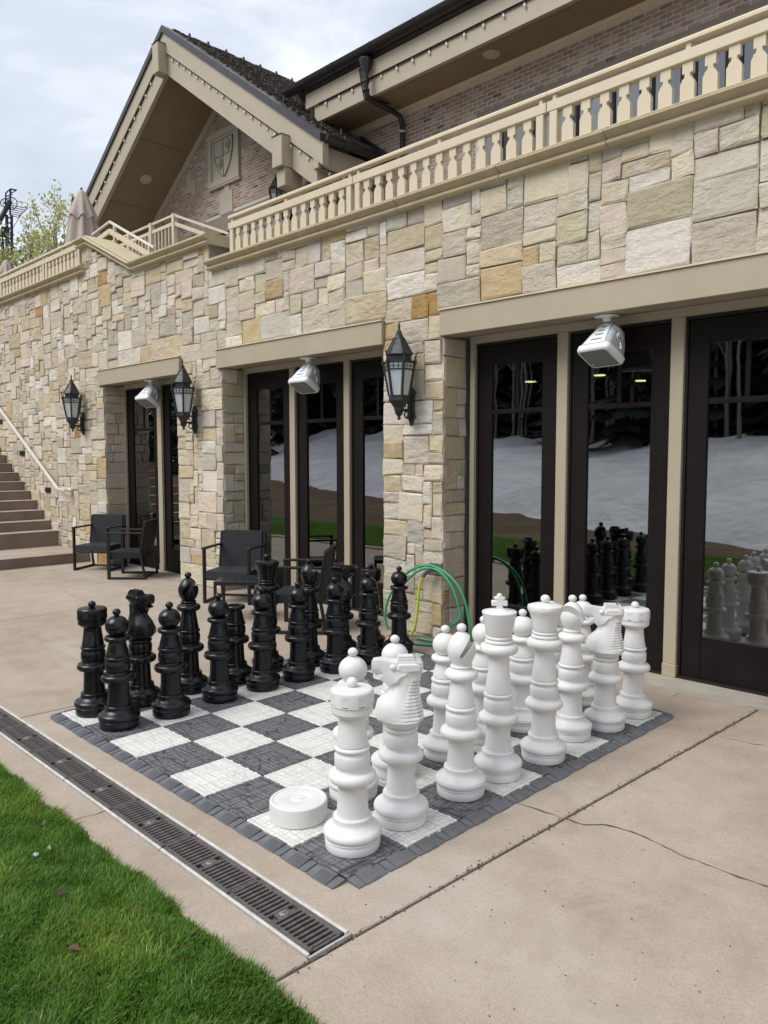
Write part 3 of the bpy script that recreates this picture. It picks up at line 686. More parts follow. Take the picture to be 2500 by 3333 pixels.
# ================================================================ BALUSTRADES
BAL = [(-.145, 0), (.145, 0), (.145, .42), (.135, .455), (.112, .475), (.112, .505), (.095, .52), (.062, .545), (.052, .58), (.052, .625), (.108, .625), (.108, .84), (-.108, .84), (-.108, .625), (-.052, .625), (-.052, .58), (-.062, .545), (-.095, .52), (-.112, .505), (-.112, .475), (-.135, .455), (-.145, .42)]
me_bal = MB().prism(BAL, 'y', -.055, .055).mesh('baluster'); me_bal.materials.append(M['cream_paint'])
def balustrade(x0, x1, zc, posts, label, sup, y=9.80, fromx=None):
    b = empty('balustrade', ((x0 + x1) / 2, y, zc), label=label, cat='balustrade', group='terrace balustrades')
    cx = (x0 + x1) / 2
    cuts = [x0] + [p for p in posts if x0 < p < x1] + [x1]
    for a, c in zip(cuts[:-1], cuts[1:]):
        MB().box(a + .01, c - .01, y - .10, y + .10, zc + .84, zc + 1.07).build('rail', M['cream_paint'], b, world=True, bevel=.015)
        MB().prism([(y - .10, zc + 1.215), (y + .10, zc + 1.215), (y + .10, zc + 1.275), (y + .06, zc + 1.32), (y - .06, zc + 1.32), (y - .10, zc + 1.275)], 'x', a + .006, c - .006).build('handrail', M['cream_paint'], b, world=True)
        n = max(1, round((c - a - .62) / .452)); w = (c - a - .62) / n
        for k in range(n): inst('baluster', me_bal, b, (a + .31 + w * (k + .5) - cx, 0, 0))
        for s_ in ((a + .18), (c - .18)): MB().box(s_ - .1, s_ + .1, y - .09, y + .09, zc, zc + .838).box(s_ - .05, s_ + .05, y - .05, y + .05, zc + 1.07, zc + 1.215).build('post', M['cream_paint'], b, world=True, bevel=.012)
        MB().box((a + c) / 2 - .05, (a + c) / 2 + .05, y - .05, y + .05, zc + 1.07, zc + 1.215).build('handrail_support', M['cream_paint'], b, world=True)
    return b
balustrade(-8.75, 12.3, 11.75, (-2.4, 4.1, 10.6), 'long cream balustrade of shaped flat boards above the door bays', ())
balustrade(-40, -20.65, 13.38, (-37.2, -31, -24.75), 'far cream balustrade stepped up at the left end above the stairs', ())
# ramp railings on the terrace between the two levels
rr = empty('ramp_railing', (-19, 10.7, 13), label='bright metal railing sloping down the ramp behind the sloped coping slab', cat='railing')
yr = 10.9
a = at(300, 765, y=yr); p_ = at(357, 722, y=yr); q_ = at(502, 806, y=yr); e2 = at(760, 765, y=yr)
MB().bar(a, p_, .1).bar(p_, q_, .11).build('handrail', M['rail_metal'], rr, world=True, bevel=.02)
dz = np.array([0, 0, -.42])
MB().bar(a + dz, p_ + dz, .1, .22).bar(p_ + dz, q_ + dz, .1, .22).build('rail', M['cream_paint'], rr, world=True)
for f in (.12, .9):
    w_ = p_ + (q_ - p_) * f; MB().bar(w_ + np.array([0, 0, -1.3]), w_, .12).build('post', M['cream_paint'], rr, world=True)
bk = empty('picket_railing', (-20, 13.2, 13), label='cream picket railing with square posts standing further back on the terrace', cat='railing')
y3 = 13.4
a = at(430, 790, y=y3); p_ = at(567, 700, y=y3); q_ = at(700, 752, y=y3 + .0)
a = a + (p_ - a) * np.array([0, 0, 0]); a[2] = p_[2] - .0
a = np.array([a[0] - 3, y3, p_[2]])
for dz_, nm, w_ in ((0, 'handrail', .1), (-.38, 'rail', .16), (-1.5, 'rail', .12)):
    d_ = np.array([0, 0, dz_]); MB().bar(a + d_, p_ + d_, .09, w_).build(nm, M['cream_paint'], bk, world=True)
    if dz_ > -1: MB().bar(p_ + d_, np.array([p_[0] + 4.5, y3, p_[2] - 1.75]) + d_, .09, w_).build(nm, M['cream_paint'], bk, world=True)
for f in (0, .38, .7, 1): w_ = a + (p_ - a) * f; MB().bar(w_ + np.array([0, 0, -2.2]), w_ + np.array([0, 0, .06]), .2).build('post', M['cream_paint'], bk, world=True)
for k in range(22): w_ = a + (p_ - a) * (k + .5) / 22; MB().bar(w_ + np.array([0, 0, -1.5]), w_ + np.array([0, 0, -.4]), .07).build('picket', M['cream_paint'], bk, world=True)
# ================================================================ UPPER LODGE
YU, YE, YR = 24.7, 22.1, 20.25            # brick wall, main eave, gable rake planes
lodge = empty('lodge', (-15, YU, 11.4), label='brick upper lodge with steep front gable and wide tan eaves above the terrace', cat='building')
BP = [((.39, .295, .225), 10), ((.34, .26, .20), 9), ((.42, .30, .23), 8), ((.45, .36, .285), 8), ((.29, .215, .17), 4), ((.41, .28, .21), 3), ((.17, .135, .11), 1.2), ((.50, .41, .33), 6)]
bpw = [w for _, w in BP]
cz = .0677 / U; bl = .203 / U; mj = .0145 / U
BM = {}
for i, (c, w) in enumerate(BP):
    mb = MB(); mb.col = c; mb.box(0, bl - mj, -.010, .12, 0, cz - mj); me = mb.mesh('brick'); me.materials.append(M['brick']); BM[i] = me
def bricks(part, spans, zlo, zhi, nmax):
    """spans(z) -> list of (x0, x1) to be laid at course height z"""
    L = []; z = zlo; row = 0
    while z + cz <= zhi + .01:
        for x0, x1 in spans(z):
            x = x0 - (row % 2) * bl / 2 - (x0 % bl)
            while x < x1:
                a, b = max(x, x0), min(x + bl - mj, x1 - mj)
                if b - a > .06: L.append((a, b, z))
                x += bl
        z += cz; row += 1
    P = projpx(np.array([((a + b) / 2, YU, z) for a, b, z in L])); siz = []
    for (a, b, z), p in zip(L, P):
        vis = -20 < p[0] < 2520 and -20 < p[1] < 1000
        siz.append(((b - a) * cz / p[2] ** 2) if vis else 0)
    order = sorted(range(len(L)), key=lambda i: -siz[i]); rest = MB()
    off = wloc(part) / U
    for n, i in enumerate(order):
        a, b, z = L[i]; ci = rnd.choices(range(len(BP)), bpw)[0]; j = rnd.uniform(-.004, .003)
        if n < nmax and siz[i] > 0:
            inst('brick', BM[ci], part, (a - off[0], YU + j - off[1], z - off[2]), scale=((b - a) / (bl - mj), 1, 1))
        else:
            rest.col = BP[ci][0]; rest.box(a, b, YU - .010 + j, YU + .1, z, z + cz - mj)
    if rest.v: tag(rest.build('far_bricks', M['brick'], part, world=True), kind='stuff')
# slopes of the gable
AX, AZ, SR, SL = -31.45, 31.96, .715, .655
def roof_z(x): return AZ - SR * (x - AX) if x > AX else AZ - SL * (AX - x)
soff = lambda x: roof_z(x) - 2.88                 # underside of the overhang
mw = MB().box(-19, 26, YU, YU + .3, 11.4, 24.5).build('brick_wall', M['brick_mortar'], lodge, world=True)
WB = [(-9.75, 26)]                                # door and window strip with a taupe beam over it
bricks(mw, lambda z: [(-18.6, -9.8)] if z < 21.3 else [(-18.6, 13)], 16.6, 22.75, 300)
gw = MB().prism([(-51, 11.4), (-15.4, 11.4), (-15.4, 19.2), (AX, soff(AX) + .3), (-51, soff(-51) + .3)], 'y', YU + .002, YU + .28).build('gable_wall', M['brick_mortar'], lodge, world=True)
def gspan(z):
    xl = AX - (soff(AX) - z) / SL + .12; xr = min(AX + (soff(AX) - z) / SR - .1, -15.6)
    if z < 21.25: return [(max(xl, -50), -33.9), (-25.5, -24.6), (-20.5, -15.6)] if z > 16 else []
    out = [(max(xl, -50), xr)]
    for bx0, bx1, bz0, bz1 in ((-33.3, -29.5, 23.2, 26.9),):
        if bz0 < z + cz * .5 < bz1: out = [(max(xl, -50), bx0), (bx1, xr)]
    return [s_ for s_ in out if s_[1] > s_[0] + .1]
bricks(gw, gspan, 17.5, 29.2, 300)
# crown moulding, beams
MB().prism([(YU - .03, 22.7), (YU - .08, 22.72), (YU - .10, 22.78), (YU - .10, 22.86), (YU - .2, 22.93), (YU - .26, 22.97), (YU - .26, 23.06), (YU + .1, 23.06), (YU + .1, 22.7)], 'x', -19, 26).build('crown_moulding', M['cream_paint'], lodge, world=True)
MB().box(-9.75, 26, YU - .07, YU + .1, 20.25, 21.27).build('beam', M['taupe_paint'], lodge, world=True)
MB().box(-34.0, -25.4, YU - .07, YU + .1, 20.1, 21.2).build('beam', M['taupe_paint'], lodge, world=True)
MB().box(-24.6, -20.5, YU - .07, YU + .1, 20.4, 21.6).build('beam', M['trim_grey'], lodge, world=True)
# upper doors and windows
def window(x0, x1, z0, z1, par, fw=.11):
    w = MB().box(x0, x0 + fw, YU - .06, YU + .06, z0, z1).box(x1 - fw, x1, YU - .06, YU + .06, z0, z1).box(x0 + fw, x1 - fw, YU - .06, YU + .06, z1 - fw * 1.6, z1).box(x0 + fw, x1 - fw, YU - .06, YU + .06, z0, z0 + fw * 1.6).build('window', M['door_wood'], par, world=True)
    MB().box(x0 + fw, x1 - fw, YU - .012, YU - .006, z0 + fw * 1.6, z1 - fw * 1.6).build('pane', M['upper_glass'], w, world=True)
    k = 0; z = z0 + fw * 1.6 + .06
    bl_ = MB()
    while z < z1 - fw * 1.6: bl_.add([(x0 + fw, YU + .02, z), (x1 - fw, YU + .02, z), (x1 - fw, YU + .05, z + .11), (x0 + fw, YU + .05, z + .11)], [(0, 1, 2, 3)]); z += .125
    bl_.build('blind', M['speaker_vent'], w, world=True)
x = -9.4
while x < 12:
    window(x, x + 1.28, 18.3, 20.22, lodge); window(x, x + 1.28, 11.6, 18.2, lodge); MB().box(x + 1.29, x + 1.7, YU - .05, YU + .05, 11.6, 20.24).build('window_post', M['gutter_brown'], lodge, world=True); x += 1.72
x = -33.6
while x < -26: window(x, x + 1.5, 12, 20.05, lodge); x += 1.62
for x in (-24.4, -22.5): window(x, x + 1.7, 12, 20.35, lodge)
# shield panel and stepped quoin blocks
pn = MB().box(-33.25, -29.55, YU - .12, YU + .02, 23.25, 26.85).build('shield_panel', M['trim_grey'], lodge, world=True, bevel=.02)
for a, b, c, e in ((-33.25, -32.85, 23.25, 26.85), (-29.95, -29.55, 23.25, 26.85), (-32.85, -29.95, 23.25, 23.65), (-32.85, -29.95, 26.45, 26.85)): MB().box(a, b, YU - .24, YU - .121, c, e).build('panel_frame', M['trim_grey'], pn, world=True, bevel=.03)
MB().box(-33.3, -29.5, YU - .2, YU - .02, 23.14, 23.249).build('panel_sill', M['trim_grey'], pn, world=True)
sx, sz_, hw = -31.4, 25.05, 1.12
def sh_pt(f):                                        # outline of the shield, f in 0..1
    if f < .18: return (sx - hw + 2 * hw * f / .18, sz_ + 1.15)
    g = (f - .18) / .82; side = 1 if g < .5 else -1; h = g * 2 if g < .5 else (1 - g) * 2
    return (sx + side * hw * (1 - h ** 2.6), sz_ + 1.15 - 2.55 * h ** .95)
out = [sh_pt(k / 56) for k in range(56)]
MB().prism(out, 'y', YU - .17, YU - .121).build('shield', M['trim_grey'], pn, world=True)
MB().tube([(a, YU - .175, b) for a, b in out], .035, 6, closed=True).bar((sx, YU - .185, sz_ + 1.12), (sx, YU - .185, sz_ - 1.35), .05).bar((sx - 1.08, YU - .185, sz_ + .1), (sx + 1.08, YU - .185, sz_ + .1), .05).build('shield_ribs', M['taupe_paint'], pn, world=True)
for ex, ez in ((sx + .52, sz_ + .62), (sx - .45, sz_ - .42)):
    mb = MB(); mb.tube([(ex + .14 * math.cos(a), YU - .19, ez + .16 * math.sin(a)) for a in [2 * math.pi * k / 12 for k in range(12)]], .025, 5, closed=True)
    mb.bar((ex + .1, YU - .19, ez + .38), (ex + .38, YU - .19, ez), .07).bar((ex + .38, YU - .19, ez), (ex + .1, YU - .19, ez - .38), .07).build('charge', M['taupe_paint'], pn, world=True)
for pts in ([(-36.42, 24.0), (-36.42, 25.0), (-35.72, 25.2), (-35.72, 24.55), (-35.2, 24.55), (-35.2, 23.45), (-35.75, 23.45), (-35.75, 23.75), (-36.85, 23.75), (-36.85, 24.2), (-36.42, 24.2)], [(-32.1, 21.3), (-30.55, 21.3), (-30.55, 22.75), (-30.95, 22.75), (-30.95, 23.6), (-31.5, 23.6), (-31.5, 22.75), (-32.1, 22.75)], [(-21.6, 24.0), (-20.6, 24.0), (-20.6, 25.2), (-21.6, 25.2)]):
    pts = [p for p in pts if p != (-36.42, 24.0)]
    MB().prism(pts, 'y', YU - .06, YU + .05).build('quoin_block', M['trim_grey'], lodge, world=True)
# ---- gable roof: soffit, rake boards, metal edge, shingles
def slope_slab(side, x_end, y0, y1, dz0, dz1):
    """board following the rake: from apex to x_end, between depths dz0 (top) and dz1 (bottom) under the roof line"""
    xe = x_end
    poly = [(AX, AZ - dz0), (xe, roof_z(xe) - dz0), (xe, roof_z(xe) - dz1), (AX, AZ - dz1)]
    return MB().prism(poly, 'y', y0, y1)
XRE, XLE = -16.1, -50.0
for xe, nm in ((XRE, 'right'), (XLE, 'left')):
    slope_slab(1, xe, YR - .12, YR + .5, 0, .42).build('rake_flashing', M['roof_metal'], lodge, world=True)
    slope_slab(1, xe + (.05 if xe > AX else -.05), YR, YR + .4, .422, 1.55).build('rake_board', M['fascia_paint'], lodge, world=True)
    xe2 = xe - .55 if xe > AX else xe + .55
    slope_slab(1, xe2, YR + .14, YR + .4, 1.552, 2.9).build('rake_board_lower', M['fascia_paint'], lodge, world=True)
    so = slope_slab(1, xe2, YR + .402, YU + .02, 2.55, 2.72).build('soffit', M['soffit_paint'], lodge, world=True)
    # soffit panel battens
    for f in ((.24, .5, .74, .93) if xe < AX else (.3, .65)):
        x = AX + (xe2 - AX) * f; MB().bar((x, YR + .45, roof_z(x) - 2.73), (x, YU, roof_z(x) - 2.73), .07, .03).build('batten', M['soffit_paint'], so, world=True)
    # trim board against the brick
    MB().prism([(AX, soff(AX) + .2), (xe2, soff(xe2) + .2), (xe2, soff(xe2) - .28), (AX, soff(AX) - .28)], 'y', YU - .12, YU - .03).build('gable_trim', M['trim_grey'], lodge, world=True)
    MB().prism([(AX, soff(AX) - .285), (xe2, soff(xe2) - .285), (xe2, soff(xe2) - .4), (AX, soff(AX) - .4)], 'y', YU - .08, YU - .03).build('gable_trim', M['trim_grey'], lodge, world=True)
# roof deck and shingle courses (right slope is the visible one)
roof = MB().prism([(AX, AZ - .02), (XRE, roof_z(XRE) - .02), (XRE, roof_z(XRE) - .4), (AX, AZ - .42)], 'y', YR + .502, 48).prism([(AX, AZ - .02), (XLE, roof_z(XLE) - .02), (XLE, roof_z(XLE) - .4), (AX, AZ - .42)], 'y', YR + .502, 48).build('roof', M['roof_metal'], lodge, world=True)
SP = [(.17, .14, .115), (.20, .165, .135), (.13, .11, .095), (.24, .20, .165), (.10, .088, .08)]
mb = MB(); n = 60; ca = math.cos(math.atan(SR)); sa = math.sin(math.atan(SR))
for r in range(n):
    s0 = r / n * (XRE - AX) / ca                       # distance down the slope
    y = YR + .4 + rnd.uniform(0, .3)
    while y < 34:
        w = rnd.uniform(.3, .62); d = rnd.uniform(.30, .42); th = rnd.uniform(.05, .11)
        mb.col = rnd.choice(SP)
        P0 = (AX + s0 * ca, AZ - s0 * sa); P1 = (AX + (s0 + d) * ca, AZ - (s0 + d) * sa); nx_, nz_ = sa, ca
        mb.add([(P0[0], y, P0[1]), (P0[0], y + w - .02, P0[1]), (P1[0] + nx_ * th, y + w - .02, P1[1] + nz_ * th), (P1[0] + nx_ * th, y, P1[1] + nz_ * th), (P1[0], y, P1[1]), (P1[0], y + w - .02, P1[1])], [(0, 1, 2, 3), (3, 2, 5, 4), (0, 3, 4), (1, 5, 2)])
        y += w
tag(mb.build('shingles', M['shingle'], roof, world=True), kind='stuff')
me_sg = MB().prism([(-.10, 0), (.16, 0), (.03, .34), (-.03, .34)], 'y', -.05, .05).mesh('snow_guard'); me_sg.materials.append(M['dark_seal'])
off = wloc(roof) / U
for r in range(9):
    s0 = 2.0 + r * 1.95
    for k in range(10):
        y = YR + .9 + k * 1.35 + (r % 2) * .68
        x = AX + s0 * ca; z = AZ - s0 * sa + .06
        if x < XRE - .2: inst('snow_guard', me_sg, roof, (x - off[0], y - off[1], z - off[2]))
# apex and eave brackets with beams running back to the wall
for bx, bz0, bz1, w in ((-31.55, 28.9, 30.75, .36), (-19.1, 19.95, 21.55, .42)):
    br = MB().prism([(bx - w, bz0), (bx + w, bz0), (bx + w, bz1), (bx - w, bz1)], 'y', YR - .55, YR + .139).build('bracket', M['fascia_paint'], lodge, world=True, bevel=.03)
    MB().box(bx - w * .85, bx + w * .85, YR + .141, YU, bz0 + .1, bz0 + 1.0).build('beam_end', M['soffit_paint'], br, world=True)
    MB().add([(bx - w - .04, YR - .6, bz1 + .002), (bx + w + .04, YR - .6, bz1 + .002), (bx + w + .04, YR + .13, bz1 + .002), (bx - w - .04, YR + .13, bz1 + .002), (bx, YR - .2, bz1 + .06)], [(0, 1, 4), (1, 2, 4), (2, 3, 4), (3, 0, 4), (0, 3, 2, 1)]).build('bracket_cap', M['roof_metal'], br, world=True)
br2 = MB().box(-19.45, -18.75, YR - .3, YR + .9, 19.0, 19.94).build('corbel', M['fascia_paint'], lodge, world=True, bevel=.03)
cv = [(YR + .9, 19.94), (YR - .1, 19.94)] + [(YR + .9 + 3.4 * math.sin(a), 19.6 - 2.8 * (1 - math.cos(a)) - .5) for a in [k * math.pi / 2 / 8 for k in range(9)]] + [(YU, 19.6 - 3.3), (YU, 18.0)] + [(YU - 3.2 + 2.6 * math.sin(a), 19.9 - 1.7 * (1 - math.cos(a))) for a in [math.pi / 2 * (8 - k) / 8 for k in range(8)]]
MB().prism(cv[2:], 'x', -19.4, -18.7).build('brace', M['fascia_paint'], br2, world=True)
# side eave of the gable: fascia, soffit box and gutter running back to the wall
z_e = roof_z(XRE)
MB().box(XRE - .7, XRE - .3, YR + .02, YU, z_e - 1.6, z_e - .45).build('side_fascia', M['fascia_paint'], lodge, world=True)
MB().box(XRE - 1.0, XRE - .72, YR + .3, YU, z_e - 2.2, z_e - 1.0).build('side_fascia', M['fascia_paint'], lodge, world=True)
def gutter(p0, p1, r, par, out):
    """half-round gutter from p0 to p1"""
    p0, p1 = Vector(p0), Vector(p1); t_ = (p1 - p0).normalized(); s_ = t_.cross(Vector((0, 0, 1))).normalized(); n = 10; vv = []
    for p in (p0, p1):
        for rr_ in (r, r * .9):
            vv += [p + s_ * (rr_ * math.cos(math.pi * k / n)) - Vector((0, 0, 1)) * (rr_ * math.sin(math.pi * k / n)) for k in range(n + 1)]
    m = n + 1; ff = []
    for k in range(n): ff += [(k, k + 1, 2 * m + k + 1, 2 * m + k), (m + k, 3 * m + k, 3 * m + k + 1, m + k + 1), (k, m + k, m + k + 1, k + 1), (2 * m + k, 2 * m + k + 1, 3 * m + k + 1, 3 * m + k)]
    ff += [(0, 2 * m, 3 * m, m), (n, m + n, 3 * m + n, 2 * m + n)]
    ff += [tuple(range(m)), tuple(range(2 * m, 3 * m))]
    g = MB().add(vv, ff).build('gutter', M['gutter_brown'], par, world=True, smooth=40)
    L = (p1 - p0).length; k = 1.2
    while k < L:
        c = p0 + t_ * k; MB().tube([c + s_ * (r * 1.04 * math.cos(math.pi * q / 8)) - Vector((0, 0, 1)) * (r * 1.04 * math.sin(math.pi * q / 8)) for q in range(9)], .035, 5).build('gutter_strap', M['gutter_brown'], g, world=True); k += 2.9
    return g
gutter((XRE + .15, YR + .1, z_e - .18), (XRE + .15, YU, z_e - .12), .30, lodge, 1)
# ---- main eave
XE0 = -20.9
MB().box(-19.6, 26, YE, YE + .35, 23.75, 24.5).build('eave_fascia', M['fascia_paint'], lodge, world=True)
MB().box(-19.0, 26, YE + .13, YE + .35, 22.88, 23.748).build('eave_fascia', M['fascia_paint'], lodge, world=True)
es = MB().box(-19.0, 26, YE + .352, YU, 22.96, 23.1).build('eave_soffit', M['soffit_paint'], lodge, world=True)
for x in (-13, -7.4, -2.2, 3): MB().box(x, x + .05, YE + .5, YU - .3, 22.94, 22.962).build('batten', M['taupe_paint'], es, world=True)
MB().box(-19.0, 26, YE + .62, YE + .67, 22.94, 22.961).build('batten', M['taupe_paint'], es, world=True)
MB().prism([(YE - .1, 24.75), (YU + 12, 36), (YU + 12, 35.6), (YE + .3, 24.4)], 'x', -20.2, 26).build('main_roof', M['roof_metal'], lodge, world=True)
gutter((XE0, YE - .28, 25.0), (26, YE - .28, 25.0), .36, lodge, 1)
# downspout: funnel, drop, elbow to the wall, and down
q = at(1190, 215, y=YE - .3); dx = q[0]
ds = MB().lathe([(.14, 0), (.15, .35), (.36, .85), (.36, .95)], 14, (dx, YE - .28)); ds.v = [(a, b, c + 23.55) for a, b, c in ds.v]
dso = ds.build('downspout_funnel', M['gutter_brown'], lodge, world=True, smooth=40)
MB().tube([(dx, YE - .28, 23.6), (dx, YE - .28, 23.05), (dx, YE - .14, 22.76), (dx, YE + .25, 22.66), (dx, YU - .95, 22.60), (dx, YU - .42, 22.5), (dx, YU - .25, 22.1), (dx, YU - .25, 12)], .135, 12).build('downspout', M['gutter_brown'], dso, world=True, smooth=40)
for z in (23.45, 23.02): MB().tube([(dx, YE - .28, z - .05), (dx, YE - .28, z + .05)], .19, 12).build('pipe_collar', M['gutter_brown'], dso, world=True, smooth=40)
MB().tube([(dx, YU - .25, 21.7), (dx, YU - .25, 21.8)], .185, 12).build('pipe_collar', M['trim_grey'], dso, world=True, smooth=40)
cb = MB()
for o_ in (0, .12): cb.tube([(dx - .75 + o_, YE - .02, 24.4), (dx - .62 + o_, YE - .02, 23.7), (dx - .5 + o_, YE + .1, 22.86), (dx - .2 + o_, YE + .6, 22.84), (dx - .1 + o_, YE + 1.4, 22.9)], .035, 6)
cb.build('cable', M['socket_black'], lodge, world=True)
# flashing where the gable roof dies into the brick
MB().prism([(-17.6, roof_z(-17.6) + .02), (-14.7, roof_z(-14.7) + .02), (-14.7, roof_z(-14.7) + .34), (-17.6, roof_z(-17.6) + .34)], 'y', YU - .3, YU - .04).build('flashing', M['gutter_brown'], lodge, world=True)
# soffit lights (white rings)
q = at(1600, 175, z=22.955); q2 = None
for (x, y, z, tilt, lab) in ((q[0], q[1], 22.95, 0, 'round white soffit can light under the main eave'),):
    s_ = MB().lathe([(.40, 0), (.40, -.03), (.33, -.05), (.32, -.012), (.001, -.012)], 24).build('soffit_light', M['trim_grey'], loc=(0, 0, 0)); s_.location = Vector((x, y, z)) * U; tag(s_, lab, 'speaker', 'soffit lights')
# left soffit one: intersect the sloping soffit plane
d_ = np.array([(475 - 1250) / 2500, (583 - 1666.5) / 2500, 1.0]) @ CR
# plane z = AZ - SL*(AX - x) - 2.74
tt = (AZ - SL * AX - 2.74 + SL * CC[0] - CC[2]) / (d_[2] - SL * d_[0]); q = CC + tt * d_
s_ = MB().lathe([(.42, 0), (.42, -.03), (.35, -.05), (.34, -.012), (.001, -.012)], 24).build('soffit_light', M['trim_grey'], loc=(0, 0, 0)); s_.location = Vector(q) * U; s_.rotation_euler = (0, -math.atan(SL), 0); tag(s_, 'round white soffit can light in the left slope of the gable overhang', 'speaker', 'soffit lights')
# ---- string lights
me_bulb = MB().lathe([(.02, .0), (.042, -.03), (.06, -.09), (.056, -.15), (.025, -.2), (.001, -.21)], 10).mesh('bulb', smooth=60); me_bulb.materials.append(M['bulb_white'])
me_sock = MB().lathe([(.04, .07), (.045, .05), (.045, -.005), (.02, -.005)], 8).mesh('socket', smooth=40); me_sock.materials.append(M['socket_black'])
def lights(pts, step, label, tail=.12):
    s_ = empty('string_lights', pts[0], label=label, cat='string lights', group='string lights on the eaves')
    MB().tube(pts, .028, 5).build('wire', M['socket_black'], s_, world=True)
    for a, b in zip(pts[:-1], pts[1:]):
        a, b = Vector(a), Vector(b); L = (b - a).length; k = step * .6
        while k < L - .1:
            p = a + (b - a) * (k / L) - Vector(pts[0]); c = inst('bulb', me_bulb, s_, (p.x, p.y, p.z - .07)); c.rotation_euler = (rnd.uniform(-.25, .25), rnd.uniform(-.3, .3), 0)
            so_ = inst('socket', me_sock, c, (0, 0, 0)); k += step * rnd.uniform(.95, 1.05)
yl = YR + .08
lights([(AX + .5, yl, roof_z(AX + .5) - 1.6), (XRE - .55, yl, roof_z(XRE - .55) - 1.6)], .86, 'string of white bulbs down the right rake of the gable')
lights([(AX - .6, yl, roof_z(AX - .6) - 1.6), (-44, yl, roof_z(-44) - 1.6)], .92, 'string of white bulbs down the left rake of the gable')
lights([(XRE - .24, YR + .15, z_e - 1.62), (XRE - .24, YU - .2, z_e - 1.62)], .9, 'string of white bulbs along the side eave below the small gutter')
lights([(-18.6, YE + .06, 23.72), (12, YE + .06, 23.72)], 1.05, 'string of white bulbs along the main eave fascia')
